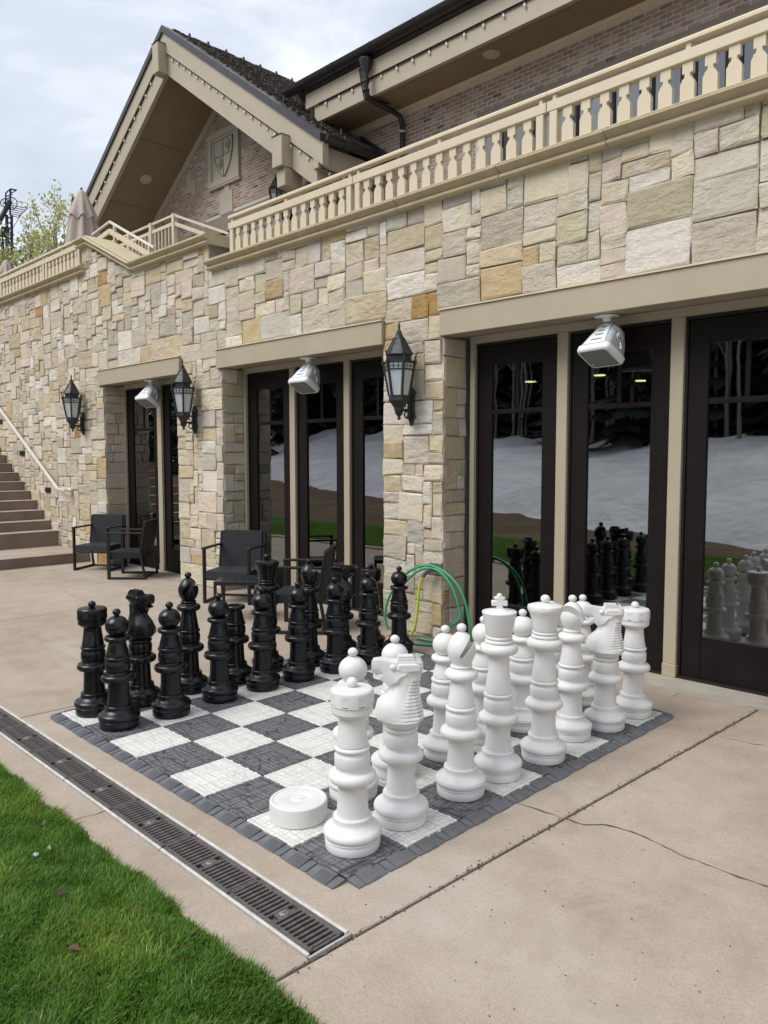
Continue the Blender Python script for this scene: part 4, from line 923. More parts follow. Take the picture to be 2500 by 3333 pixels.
# ================================================================ WALL LANTERNS
def hexlathe(prof, n=6): return MB().lathe(prof, n, (0, 0), math.pi / 6)
LY = -.52                                              # lantern axis in front of the wall face
def shift(mb, dx=0, dy=0, dz=0): mb.v = [(a + dx, b + dy, c + dz) for a, b, c in mb.v]; return mb
def make_lantern(loc, label):
    L = empty('wall_lantern', loc, label=label, cat='lantern', group='wall lanterns')
    m = M['lantern_metal']
    zz = lambda z: z - 6.3
    H = lambda prof: shift(hexlathe([(r, zz(z)) for r, z in prof]), 0, LY)
    H([(.34, 7.44), (.37, 7.47), (.36, 7.49), (.125, 7.915), (.001, 7.93)]).build('roof', m, L)
    for k in range(6):
        a = math.pi / 6 + k * math.pi / 3; MB().bar((.365 * math.cos(a), LY + .365 * math.sin(a), zz(7.49)), (.125 * math.cos(a), LY + .125 * math.sin(a), zz(7.92)), .03).build('roof_rib', m, L)
    shift(MB().lathe([(.13, zz(7.9)), (.12, zz(7.93)), (.065, zz(8.06)), (.07, zz(8.075)), (.06, zz(8.095)), (.035, zz(8.11)), (.025, zz(8.17)), (.035, zz(8.2)), (.03, zz(8.24)), (.003, zz(8.36))], 14), 0, LY).build('finial', m, L, smooth=45)
    H([(.30, 7.28), (.31, 7.45), (.001, 7.46)]).build('neck_band', m, L)
    H([(.425, 7.235), (.43, 7.30), (.36, 7.31), (.001, 7.315)]).build('top_band', m, L)
    H([(.275, 6.25), (.285, 6.275), (.28, 6.385), (.292, 6.40), (.001, 6.41)]).build('lower_ring', m, L)
    H([(.001, 6.07), (.14, 6.075), (.15, 6.10), (.27, 6.26), (.001, 6.262)]).build('lower_cup', m, L)
    H([(.10, 5.975), (.13, 6.0), (.14, 6.08), (.001, 6.085)]).build('socket_block', m, L)
    shift(MB().lathe([(.001, zz(5.76)), (.04, zz(5.775)), (.052, zz(5.81)), (.04, zz(5.845)), (.028, zz(5.86)), (.055, zz(5.87)), (.095, zz(5.92)), (.11, zz(5.98)), (.001, zz(5.985))], 14), 0, LY).build('drop_finial', m, L, smooth=50)
    R0, R1, Z0, Z1 = .272, .42, 6.40, 7.24
    for k in range(6):
        a = math.pi / 6 + k * math.pi / 3; b = a + math.pi / 3
        p = lambda an, r, z: (r * math.cos(an), LY + r * math.sin(an), zz(z))
        ri = lambda z: R0 + (R1 - R0) * (z - Z0) / (Z1 - Z0)
        MB().bar(p(a, R0, Z0), p(a, R1 + .004, Z1), .05).build('cage_bar', m, L)
        for z, h in ((7.075, .035), (7.165, .014)): MB().bar(p(a, ri(z), z), p(b, ri(z), z), .022, h).build('cage_rail', m, L)
        for f in (1 / 3, 2 / 3):
            q0, q1 = [Vector(p(a, ri(z) - .004, z)).lerp(Vector(p(b, ri(z) - .004, z)), f) for z in (7.08, 7.24)]
            MB().bar(q0, q1, .012).build('muntin', m, L)
        for z0, z1 in ((6.405, 7.07), (7.085, 7.235)):
            MB().add([p(a, ri(z0) - .012, z0), p(b, ri(z0) - .012, z0), p(b, ri(z1) - .012, z1), p(a, ri(z1) - .012, z1)], [(0, 1, 2, 3)]).build('pane', M['frosted_glass'], L)
        ca_, sa_ = math.cos(a), math.sin(a)
        MB().tube([(r * ca_, LY + r * sa_, zz(z)) for r, z in ((.43, 7.2), (.45, 7.3), (.445, 7.38), (.46, 7.45), (.50, 7.52), (.53, 7.54))], [.024, .024, .022, .018, .012, .004], 6).build('horn', m, L)
        MB().bar((.43 * ca_, LY + .43 * sa_, zz(7.21)), (.43 * ca_, LY + .43 * sa_, zz(7.31)), .07).build('clip', m, L)
    bp = [(-.085, -.05), (.085, -.05), (.085, .42), (.15, .5), (.10, .52), (.05, .62), (0, .70), (-.05, .62), (-.10, .52), (-.15, .5), (-.085, .42)]
    bp = [(-.02, -.68), (.02, -.68), (.07, -.52), (.16, -.44), (.12, -.40), (.10, -.32), (.10, .12), (.16, .19), (.10, .22), (.05, .30), (0, .38), (-.05, .30), (-.10, .22), (-.16, .19), (-.10, .12), (-.10, -.32), (-.12, -.40), (-.16, -.44), (-.07, -.52)]
    MB().prism(bp, 'y', -.09, 0).build('back_plate', m, L, bevel=.012)
    MB().prism([(-.05, -.5), (.05, -.5), (.05, .15), (-.05, .15)], 'y', -.16, -.091).build('back_rib', m, L, bevel=.01)
    MB().tube([(0, -.1, -.26), (0, -.3, -.27), (0, LY + .1, -.265)], .04, 8).build('arm', m, L, smooth=50)
    sc_ = lambda cy, cz_, r, a0, a1: [(0, cy + r * (1 - .35 * k / 14) * math.cos(a0 + (a1 - a0) * k / 14), cz_ + r * (1 - .35 * k / 14) * math.sin(a0 + (a1 - a0) * k / 14)) for k in range(15)]
    MB().tube(sc_(-.22, -.12, .11, -1.2, 4.2), .024, 6).build('scroll', m, L, smooth=50)
    MB().tube(sc_(-.22, -.40, .10, 1.4, 6.6), .022, 6).build('scroll', m, L, smooth=50)
    MB().tube([(0, -.12, -.30), (0, -.16, -.45), (0, -.1, -.58)], .022, 6).build('scroll', m, L, smooth=50)
    return L
make_lantern((.05, YW - .03, 6.3), 'black hexagonal wall lantern on the pier nearest the large doors')
make_lantern((-10.9, YW - .03, 6.3), 'black hexagonal wall lantern on the pier between the left and middle door bays')
make_lantern((-20.55, YW - .03, 6.45), 'black hexagonal wall lantern left of the leftmost door bay above the steps')
make_lantern((-25.05, YU - .08, 20.2), 'black lantern on the upper gable wall half hidden behind the balustrade')
# ================================================================ LOUDSPEAKERS under the lintels
def make_speaker(loc, yaw, label):
    S = empty('loudspeaker', loc, label=label, cat='speaker', group='white loudspeakers under the lintels')
    w, sh = M['speaker_white'], M['speaker_shell']
    MB().lathe([(.27, -.0), (.275, -.015), (.25, -.03), (.12, -.035), (.10, -.04), (.09, -.13), (.001, -.135)], 24).build('mount_plate', w, S, smooth=40)
    MB().lathe([(.001, -.215), (.07, -.21), (.085, -.19), (.07, -.17), (.001, -.165)], 16).build('knuckle', w, S, smooth=50)
    rot = Matrix.Rotation(yaw, 3, 'Z')
    g = rot @ Vector((0, -.52, -.85)).normalized(); r_ = rot @ Vector((1, 0, 0)); s_ = r_.cross(g).normalized()
    if s_.y > 0 and s_.z < 0: s_ = -s_
    O = Vector((0, -.05, -.62)); P = lambda a, b, c: tuple(O + r_ * a + s_ * b + g * c)      # a across, b slot side, c towards grille
    def sect(hw, hh, c, rad, n=4):
        pts = []
        for cx_, cy_, a0 in ((hw - rad, hh - rad, 0), (-hw + rad, hh - rad, math.pi / 2), (-hw + rad, -hh + rad, math.pi), (hw - rad, -hh + rad, 1.5 * math.pi)):
            pts += [P(cx_ + rad * math.cos(a0 + math.pi / 2 * k / n), cy_ + rad * math.sin(a0 + math.pi / 2 * k / n), c) for k in range(n + 1)]
        return pts
    def loft(secs, cap=True):
        mb = MB(); m = len(secs[0]); vv = [q for s2 in secs for q in s2]
        ff = [(i * m + k, i * m + (k + 1) % m, (i + 1) * m + (k + 1) % m, (i + 1) * m + k) for i in range(len(secs) - 1) for k in range(m)]
        if cap: ff += [tuple(range(m)), tuple(range((len(secs) - 1) * m, len(secs) * m))]
        return mb.add(vv, ff)
    loft([sect(.20, .16, -.42, .10), sect(.27, .21, -.36, .12), sect(.36, .27, -.08, .10), sect(.42, .315, .20, .09)]).build('cabinet', sh, S, smooth=50)
    loft([sect(.425, .32, .20, .09), sect(.45, .34, .235, .09), sect(.45, .34, .33, .10), sect(.43, .32, .37, .10), sect(.39, .285, .38, .09), sect(.385, .28, .365, .09)]).build('bezel', w, S, smooth=50)
    loft([sect(.384, .279, .366, .09), sect(.384, .279, .374, .09), sect(.30, .2, .385, .07)]).build('grille', M['speaker_grille'], S, smooth=50)
    MB().add([P(-.33, -.19, .388), P(-.27, -.19, .388), P(-.27, -.15, .389), P(-.33, -.15, .389)], [(0, 1, 2, 3)]).build('badge', w, S)
    sl = lambda c: .317 - (.315 - .21) * max(0, (.20 - c)) / .56           # slot-side surface height
    # white saddle over the cabinet with four oval vents
    cs = [-.40, -.36, -.2, -.08, .08, .20]; hw_ = [.12, .16, .2, .23, .27, .33]; hh_ = [.17, .214, .249, .272, .296, .317]
    vv = [P(sgn * hw_[i], hh_[i] + .012, cs[i]) for i in range(6) for sgn in (-1, 1)]
    MB().add(vv, [(2 * i, 2 * i + 1, 2 * i + 3, 2 * i + 2) for i in range(5)]).build('saddle', w, S)
    for c, hwv in ((-.30, .075), (-.19, .10), (-.07, .13), (.07, .17)):
        hh2 = np.interp(c, cs, hh_) + .016; n = 16
        MB().add([P(hwv * math.cos(2 * math.pi * k / n), hh2 + .026 * math.sin(2 * math.pi * k / n) * .35, c + .026 * math.sin(2 * math.pi * k / n)) for k in range(n)], [tuple(range(n))]).build('vent', M['speaker_vent'], S)
    # U bracket and side knobs
    arc = [P(.44 * math.cos(a), .02 + .12 * math.sin(a), -.12 - .42 * math.sin(a)) for a in [math.pi * k / 14 for k in range(15)]]
    arc = [tuple(Vector((.40 * math.cos(a), .0, -.52 + .36 * math.sin(a)))) for a in [math.pi * k / 14 for k in range(15)]]
    arc = [tuple(rot @ Vector(q)) for q in arc]
    mbk = MB()
    for p0, p1 in zip(arc[:-1], arc[1:]): mbk.bar(p0, p1, .11, .022, up=Vector(p0) - Vector((0, 0, -.6)))
    mbk.build('yoke', sh, S)
    for sgn in (-1, 1):
        hw2 = .325
        mbn = MB(); n = 18
        ring = [P(sgn * (hw2 + .03), .02 + .085 * math.cos(2 * math.pi * k / n), -.13 + .085 * math.sin(2 * math.pi * k / n)) for k in range(n)]
        mbn.tube(ring, .018, 6, closed=True)
        mbn.tube([P(sgn * (hw2 + .035), -.04, -.03), P(sgn * (hw2 + .05), -.09, .06)], .03, 6); mbn.tube([P(sgn * (hw2 + .04), -.09, .05), P(sgn * (hw2 + .06), -.10, .12)], .045, 8)
        mbn.build('tuning_knob', w, S, smooth=40)
        MB().tube([P(sgn * hw2 * .9, .02, -.13), P(sgn * (hw2 + .04), .02, -.13)], .07, 14).build('knob_cap', M['speaker_vent'], S, smooth=40)
    return S
make_speaker((5.58, 9.98, 7.885), -.22, 'white loudspeaker hanging under the lintel of the nearest door bay')
make_speaker((-4.78, 9.98, 7.885), .05, 'white loudspeaker hanging under the lintel of the middle door bay')
make_speaker((-14.9, 9.98, 7.885), .12, 'white loudspeaker hanging under the lintel of the leftmost door bay')
# ================================================================ CHESSBOARD
board = empty('chessboard', (4, 4, G), label='giant black and white plastic chessboard mat lying on the pavement', cat='chessboard')
me_t = {}
for k, m in (('d', 'tile_dark'), ('l', 'tile_light')):
    # tile with small locking teeth round its edge
    mb = MB(); mb.box(-.492, .492, -.492, .492, G + .008, 0)
    for s_ in (-.33, -.11, .11, .33):
        mb.box(s_ - .03, s_ + .03, .492, .515, G + .01, -.004); mb.box(.492, .515, s_ - .03, s_ + .03, G + .01, -.004)
    me = mb.mesh('square', bevel=.008); me.materials.append(M[m]); me_t[k] = me
for i in range(8):
    for j in range(8):
        light = (i + j) % 2 == 0
        o = inst('square', me_t['l' if light else 'd'], board, (i + .5 - 4, j + .5 - 4, -G)); o.rotation_euler = (0, 0, 0)
# sloped edging: two ribbed segments per square
def ramp_mesh():
    mb = MB(); W = .205; zt = -.004
    def panel(x0, x1, z1, w):
        mb.add([(x0, 0, G + .004), (x1, 0, G + .004), (x0, 0, z1), (x1, 0, z1), (x0, .035, z1), (x1, .035, z1), (x0, w, G + .012), (x1, w, G + .012), (x0, w, G + .002), (x1, w, G + .002)],
               [(2, 4, 5, 3), (4, 6, 7, 5), (6, 8, 9, 7), (0, 2, 3, 1), (0, 8, 6, 4, 2), (1, 3, 5, 7, 9)])
    panel(.012, .122, zt - .014, W * .95); panel(.13, .37, zt + .004, W); panel(.378, .488, zt - .014, W * .95)
    for k in range(9):
        x = .142 + k * .0262; f = lambda y, d: (y, zt + .004 + (G + .012 - zt - .004) * (y - .035) / (W - .035) + d * 1.8)
        a = f(.045, .004); b = f(W - .012, .004)
        mb.add([(x, a[0], a[1]), (x + .012, a[0], a[1]), (x + .012, b[0], b[1]), (x, b[0], b[1]), (x - .004, a[0], a[1] - .006), (x + .016, a[0], a[1] - .006), (x + .016, b[0], b[1] - .006), (x - .004, b[0], b[1] - .006)], [(0, 1, 2, 3), (0, 3, 7, 4), (1, 5, 6, 2), (0, 4, 5, 1), (3, 2, 6, 7)])
    me = mb.mesh('edge_ramp'); me.materials.append(M['ramp_dark']); return me
me_r = ramp_mesh()
for k in range(16):
    jit = lambda: rnd.uniform(-.006, .012)
    # y=0 side (towards the lawn): outward is -y
    for (ox, oy, rz) in (((k + 1) * .5, -.001 - jit(), math.pi), (8.001 + jit(), (k + 1) * .5, -math.pi / 2), (k * .5, 8.001, 0), (-.001, k * .5, math.pi / 2)):
        inst('edge_ramp', me_r, board, (ox - 4, oy - 4, -G), rz)
for cx, cy, rz in ((0, 0, math.pi), (8, 8, 0), (0, 8, math.pi / 2)):
    o = MB().add([(0, 0, G + .004), (.2, 0, G + .012), (.14, .14, G + .012), (0, .2, G + .012), (0, 0, -.004), (.035, 0, -.004), (0, .035, -.004)], [(4, 5, 6), (5, 1, 2), (5, 2, 6), (6, 2, 3), (0, 4, 5, 1), (0, 3, 6, 4), (0, 1, 2, 3)]).build('corner_ramp', M['ramp_dark'], board)
    o.location = Vector((cx - 4, cy - 4, -G)) * U; o.rotation_euler = (0, 0, rz)
# ================================================================ CHESS PIECES
def tor(rc, zc, rr, n=9, a0=-90, a1=90):              # outer half of a torus as profile points
    return [(rc + rr[0] * math.cos(math.radians(a0 + (a1 - a0) * k / (n - 1))), zc + rr[1] * math.sin(math.radians(a0 + (a1 - a0) * k / (n - 1)))) for k in range(n)]
BASE = [(.30, .0), (.335, .008), (.342, .025), (.342, .115), (.338, .122), (.33, .125), (.33, .135), (.35, .14)] + tor(.300, .205, (.066, .068), 8, -50, 62) + [(.285, .292), (.258, .318), (.246, .338), (.243, .36), (.243, .395), (.235, .405), (.205, .408)]
COLM = [(.20, .40), (.197, .43), (.185, .62), (.181, .80), (.183, .825), (.22, .828)] + tor(.232, .898, (.066, .07), 9) + [(.215, .97), (.205, .985), (.203, 1.01), (.212, 1.022), (.222, 1.035), (.222, 1.16), (.216, 1.178), (.206, 1.192), (.203, 1.205), (.206, 1.222)] + tor(.196, 1.252, (.028, .03), 7) + [(.19, 1.285), (.185, 1.288)]
def knob(z, r, rn): return [(rn * 1.5, z - r * 1.5), (rn, z - r * 1.05), (rn * .98, z - r * .8)] + [(r * math.sin(math.radians(a)), z - r * math.cos(math.radians(a)) * .88) for a in (40, 60, 80, 100, 120, 140, 160)] + [(.001, z + r * .88)]
def bool_diff(mbA, mbB, name, smooth):
    A = bpy.data.objects.new('a', mbA.mesh('a')); B = bpy.data.objects.new('b', mbB.mesh('b')); COL.objects.link(A); COL.objects.link(B)
    md = A.modifiers.new('x', 'BOOLEAN'); md.object = B; md.operation = 'DIFFERENCE'; md.solver = 'EXACT'
    bpy.context.view_layer.update(); dg = bpy.context.evaluated_depsgraph_get(); me = bpy.data.meshes.new_from_object(A.evaluated_get(dg)); me.name = name
    bpy.data.objects.remove(A); bpy.data.objects.remove(B)
    me.polygons.foreach_set('use_smooth', [True] * len(me.polygons)); me.set_sharp_from_angle(angle=math.radians(smooth)); return me
NS = 40
def L(prof): return MB().lathe(prof, NS)
PARTS = {}                                            # kind -> list of (part name, mesh)
base_me = L(BASE).mesh('base', smooth=38); col_me = L(COLM).mesh('column', smooth=38)
up = [(.186, 1.286), (.198, 1.292), (.197, 1.31), (.18, 1.39), (.158, 1.47), (.146, 1.53), (.147, 1.545), (.17, 1.55)] + tor(.178, 1.598, (.045, .046), 8) + [(.15, 1.648), (.13, 1.655)]
PARTS['pawn'] = [('base', base_me), ('column', col_me), ('upper_column', L(up).mesh('upper_column', smooth=38)),
                 ('ball_head', L([(.11, 1.648)] + [(.203 * math.sin(math.radians(a)), 1.815 - .188 * math.cos(math.radians(a))) for a in range(30, 168, 9)] + [(.042, 1.998)] + knob(2.062, .072, .036)[1:]).mesh('ball_head', smooth=40))]
sh_r = [(.186, 1.286), (.199, 1.292), (.198, 1.31), (.182, 1.42), (.165, 1.54), (.16, 1.62), (.162, 1.635)]
# rook head with eight shallow slots
hd = [(.165, 1.63), (.20, 1.655), (.245, 1.69), (.257, 1.71), (.257, 1.775), (.249, 1.782), (.249, 1.79), (.268, 1.80), (.268, 1.95), (.262, 1.975), (.245, 1.992), (.12, 2.004), (.05, 2.008)] + knob(2.062, .07, .042)[1:]
cut = MB()
for k in range(8):
    a = k * math.pi / 4 + .2; ca_, sa_ = math.cos(a), math.sin(a); d = .262
    for (r0, r1, w_, z0, z1) in ((d, .3, .05, 1.83, 1.93), (.235, .3, .035, 1.808, 1.828)):
        P = lambda r, t_: (r * ca_ - t_ * sa_, r * sa_ + t_ * ca_)
        cut.prism([P(r0, -w_), P(r1, -w_), P(r1, w_), P(r0, w_)], 'z', z0, z1)
PARTS['rook'] = [('base', base_me), ('column', col_me), ('upper_column', L(sh_r).mesh('upper_column', smooth=38)), ('tower_head', bool_diff(L(hd), cut, 'tower_head', 30))]
sb = [(.186, 1.286), (.197, 1.292), (.196, 1.31), (.178, 1.42), (.157, 1.55), (.148, 1.63), (.149, 1.655), (.17, 1.66)] + tor(.172, 1.73, (.068, .068), 9) + [(.165, 1.80), (.158, 1.81), (.155, 1.825)] + tor(.135, 1.85, (.022, .022), 6) + [(.14, 1.875), (.128, 1.88)]
hb = [(.13, 1.878), (.142, 1.90), (.172, 1.955), (.196, 2.02), (.205, 2.08), (.198, 2.14), (.172, 2.21), (.13, 2.275), (.08, 2.32), (.045, 2.34)] + knob(2.395, .07, .04)[1:]
sc2 = MB(); ang = math.radians(54)
dir_ = Vector((math.cos(ang), 0, math.sin(ang))); nn = Vector((-math.sin(ang), 0, math.cos(ang))); c0 = Vector((.05, 0, 2.10))
vv = []
for t0, hwid in ((-.12, .012), (-.08, .028), (.35, .068)):
    for s_ in (-1, 1):
        for yy in (-.4, .4): q = c0 + dir_ * t0 + nn * s_ * hwid; vv.append((q.x, yy, q.z))
sc2.add(vv, [(0, 1, 3, 2), (8, 10, 11, 9), (0, 4, 5, 1), (4, 8, 9, 5), (2, 3, 7, 6), (6, 7, 11, 10), (0, 2, 6, 4), (4, 6, 10, 8), (1, 5, 7, 3), (5, 9, 11, 7)])
PARTS['bishop'] = [('base', base_me), ('column', col_me), ('upper_column', L(sb).mesh('upper_column', smooth=38)), ('mitre_head', bool_diff(L(hb), sc2, 'mitre_head', 32))]
def royal(z0): return [(.186, 1.286), (.2, 1.292), (.199, 1.31), (.182, 1.45), (.163, 1.6), (.152, z0 - .12), (.153, z0 - .095), (.2, z0 - .088)] + tor(.218, z0 - .01, (.07, .075), 9) + [(.215, z0 + .062), (.208, z0 + .07)] + tor(.19, z0 + .1, (.025, .025), 6) + [(.19, z0 + .13)] + tor(.178, z0 + .158, (.022, .024), 6) + [(.18, z0 + .185), (.17, z0 + .188)]
kz = 1.96
kh = [(.17, kz + .186), (.186, kz + .19), (.192, kz + .2), (.255, kz + .52), (.26, kz + .535), (.252, kz + .548), (.16, kz + .565), (.11, kz + .575), (.085, kz + .59), (.001, kz + .595)]
cr = MB(); z = kz + .575
cr.prism([(-.06, z), (.06, z), (.042, z + .06), (.115, z + .05), (.118, z + .135), (.05, z + .135), (.09, z + .175), (.062, z + .19), (-.062, z + .19), (-.09, z + .175), (-.05, z + .135), (-.118, z + .135), (-.115, z + .05), (-.042, z + .06)], 'y', -.045, .045)
crown_me = cr.mesh('cross', bevel=.01, smooth=40)
ck_ = MB().lathe([(.001, z + .17), (.04, z + .18), (.045, z + .205), (.03, z + .235), (.001, z + .245)], 14).mesh('cross_knob', smooth=60)
PARTS['king'] = [('base', base_me), ('column', col_me), ('upper_column', L(royal(kz)).mesh('upper_column', smooth=38)), ('crown', L(kh).mesh('crown', smooth=38)), ('cross', crown_me), ('cross_knob', ck_)]
qz = 1.88
qh = [(.17, qz + .186), (.186, qz + .19), (.19, qz + .2), (.205, qz + .33), (.24, qz + .47), (.262, qz + .52), (.272, qz + .555), (.262, qz + .585), (.22, qz + .60), (.10, qz + .625), (.04, qz + .63)] + knob(qz + .69, .075, .042)[1:]
qm = MB().lathe(qh, 64)
qm.v = [((a * f), (b * f), c) for (a, b, c) in qm.v for f in [1 + (.045 * abs(math.cos(4.5 * math.atan2(b, a))) if qz + .44 < c < qz + .595 and math.hypot(a, b) > .2 else 0)]]
qm.v = [(a, b, c - (.03 * (1 - abs(math.cos(4.5 * math.atan2(b, a)))) if qz + .50 < c < qz + .56 and math.hypot(a, b) > .24 else 0)) for a, b, c in qm.v]
PARTS['queen'] = [('base', base_me), ('column', col_me), ('upper_column', L(royal(qz)).mesh('upper_column', smooth=38)), ('crown', qm.mesh('crown', smooth=45))]
PARTS['headless'] = [('base', base_me), ('column', col_me), ('hollow_neck', MB().lathe([(.186, 1.286), (.198, 1.292), (.197, 1.31), (.18, 1.39), (.158, 1.47), (.146, 1.53), (.147, 1.545), (.17, 1.55)] + tor(.178, 1.598, (.045, .046), 8) + [(.15, 1.64), (.12, 1.635), (.11, 1.60), (.10, 1.45), (.001, 1.44)], NS, cap=False).mesh('hollow_neck', smooth=38))]
# knight: faceted horse head on a flared foot; faces +x
def hx(sec):                                          # outline of one horizontal section of the chest and neck
    z, xf, wf, xs, ws, xb, wb = sec
    h = [(xf, wf), (xf * .55 + xs * .45, ws * .86), (xs, ws), (xb + .06, wb), (xb, wb * .55)]
    return [(x, y, z) for x, y in h] + [(x, -y, z) for x, y in h[::-1]]
SEC = [(1.40, .30, .13, .0, .30, -.29, .20), (1.47, .352, .07, .03, .265, -.28, .16), (1.62, .315, .055, .0, .205, -.25, .125), (1.735, .185, .05, -.03, .155, -.23, .10), (1.86, .12, .06, -.05, .13, -.235, .09), (2.0, .10, .07, -.06, .125, -.272, .085), (2.13, .09, .07, -.06, .12, -.285, .08)]
kn_body = MB(); m_ = 10; vv = [q for s_ in SEC for q in hx(s_)]
kn_body.add(vv, [(i * m_ + k, i * m_ + (k + 1) % m_, (i + 1) * m_ + (k + 1) % m_, (i + 1) * m_ + k) for i in range(len(SEC) - 1) for k in range(m_)] + [tuple(range(m_)), tuple(range((len(SEC) - 1) * m_, len(SEC) * m_))])
prof = [(.02, 1.86), (.06, 1.76), (.105, 1.745), (.165, 1.83), (.225, 1.885), (.30, 1.915), (.355, 1.925), (.368, 1.955), (.295, 1.982), (.366, 1.996), (.388, 2.03), (.388, 2.12), (.365, 2.165), (.27, 2.175), (.13, 2.15), (.06, 2.145), (-.20, 2.15), (-.27, 2.135), (-.285, 2.09), (-.275, 2.0), (-.10, 1.95)]
hwid = [.10, .10, .10, .09, .08, .075, .065, .06, .055, .06, .075, .085, .075, .09, .105, .11, .10, .08, .07, .07, .11]
ins = [(.06, 1.90, .15), (.14, 1.93, .135), (.22, 1.99, .10), (.30, 2.07, .098), (.2, 2.08, .10), (.08, 2.06, .115), (-.12, 2.07, .13), (-.05, 1.99, .145), (.02, 1.96, .15)]
n = len(prof); kn = MB(); vv = []
for s_ in (-1, 1): vv += [(x, s_ * w_, z) for (x, z), w_ in zip(prof, hwid)]
kn.add(vv, [(i, (i + 1) % n, n + (i + 1) % n, n + i) for i in range(n)])
from mathutils.geometry import delaunay_2d_cdt
for s_ in (-1, 1):                                     # side faces between the outline and the inner ridge points
    pts = [(x, s_ * w_, z) for (x, z), w_ in zip(prof, hwid)] + [(x, s_ * w_, z) for x, z, w_ in ins]
    vs2, es2, fs2, _, _, _ = delaunay_2d_cdt([Vector((x, z)) for x, y, z in pts], [(i, (i + 1) % n) for i in range(n)], [list(range(n))], 2, 1e-5)
    lut = {(round(x, 4), round(z, 4)): y for x, y, z in pts}
    kn.add([(v[0], lut.get((round(v[0], 4), round(v[1], 4)), s_ * .1), v[1]) for v in vs2], [tuple(f) for f in fs2])
kn_foot = MB().lathe([(.20, 1.286), (.215, 1.292), (.222, 1.30), (.30, 1.385), (.308, 1.40), (.30, 1.405), (.20, 1.41), (.05, 1.41)], 14)
kn_crest = MB()
for k in range(4): kn_crest.box(-.19 + .012 * k, .055 - .004 * k, -.092 + .01 * k, .092 - .01 * k, 2.145 + .02 * k, 2.162 + .02 * k)
kn_crest.prism([(-.20, 2.14), (-.288, 2.09), (-.26, 2.17), (-.20, 2.225)], 'y', -.075, .075)
kn_brow = MB()
for s_ in (-1, 1):
    o_ = [(.03, 2.13), (-.20, 2.135), (-.25, 2.10), (-.24, 2.04), (-.02, 2.02), (.06, 2.05)]
    for (y0, y1, f) in ((.09, .142, 1),): kn_brow.prism(o_, 'y', s_ * y0, s_ * (y1 - .0))
kn_mane = MB(); ROW = 12
def side_at(z, f):                                    # point between side (f=0) and back (f=1) on the body surface
    for s0, s1 in zip(SEC[:-1], SEC[1:]):
        if s0[0] <= z <= s1[0]:
            q = (z - s0[0]) / (s1[0] - s0[0]); L_ = lambda i: s0[i] + (s1[i] - s0[i]) * q
            return (L_(3) + (L_(5) + .06 - L_(3)) * f, L_(4) + (L_(6) - L_(4)) * f)
for s_ in (-1, 1):
    for k in range(ROW):
        z0 = 1.425 + k * .043; z1 = z0 + .030; f0 = .0 + .5 * k / ROW
        a0, a1 = side_at(z0, f0), side_at(z0, 1.0); b0, b1 = side_at(z1, f0 + .02), side_at(z1, 1.0); e = .019
        for w0, w1 in ((1.0, 1),):
            c0_ = (a1[0] - .07, a1[1] * .55); kn_mane.add([(a1[0], s_ * (a1[1] + e), z0), (c0_[0], s_ * (c0_[1] + e * .6), z0), (c0_[0], s_ * (c0_[1] + e * .6), z1), (b1[0], s_ * (b1[1] + e), z1), (a1[0], s_ * (a1[1] - .04), z0), (c0_[0] + .02, s_ * (c0_[1] - .04), z0), (c0_[0] + .02, s_ * (c0_[1] - .04), z1), (b1[0], s_ * (b1[1] - .04), z1)], [(0, 1, 2, 3), (0, 4, 5, 1), (3, 2, 6, 7), (1, 5, 6, 2)])
        kn_mane.add([(a0[0], s_ * (a0[1] + .002), z0), (a1[0], s_ * (a1[1] + e), z0), (b1[0], s_ * (b1[1] + e), z1), (b0[0], s_ * (b0[1] + .002), z1), (a0[0], s_ * (a0[1] - .05), z0), (a1[0] - .05, s_ * (a1[1] - .05), z0), (b1[0] - .05, s_ * (b1[1] - .05), z1), (b0[0], s_ * (b0[1] - .05), z1), (.6 * a0[0] + .4 * a1[0], s_ * (.6 * a0[1] + .4 * a1[1] + e), z0), (.6 * b0[0] + .4 * b1[0], s_ * (.6 * b0[1] + .4 * b1[1] + e), z1)],
                    [(0, 8, 9, 3), (8, 1, 2, 9), (0, 4, 5, 1, 8), (1, 5, 6, 2), (3, 9, 2, 6, 7), (0, 3, 7, 4)])
kn_eye = MB()
for s_ in (-1, 1): kn_eye.ball((.105, s_ * .11, 2.085), .042, 14, 8)
PARTS['knight'] = [('base', base_me), ('column', col_me), ('foot', kn_foot.mesh('foot', smooth=30)), ('neck', kn_body.mesh('neck', smooth=42, bevel=.012, seg=2)), ('horse_head', kn.mesh('horse_head', smooth=32)), ('forelock', kn_crest.mesh('forelock', bevel=.004)), ('brow', kn_brow.mesh('brow', bevel=.012)), ('mane', kn_mane.mesh('mane')), ('eyes', kn_eye.mesh('eyes', smooth=60))]
PM = {}
def piece(kind, color, xy, rz, label, tilt=(0, 0)):
    nm = {'headless': 'chess_piece'}.get(kind, 'chess_' + kind)
    e = empty(nm, (xy[0], xy[1], .001), rz, label, 'chess piece', 'giant %s chess pieces' % color)
    e.rotation_euler = (tilt[0], tilt[1], rz)
    for pn_, me in PARTS[kind]:
        key = (kind, pn_, color)
        if key not in PM:
            m2 = me.copy(); m2.materials.clear(); m2.materials.append(M[color + '_plastic']); PM[key] = m2
        inst(pn_, PM[key], e)
    return e
face = lambda dx, dy: math.atan2(dy, dx)
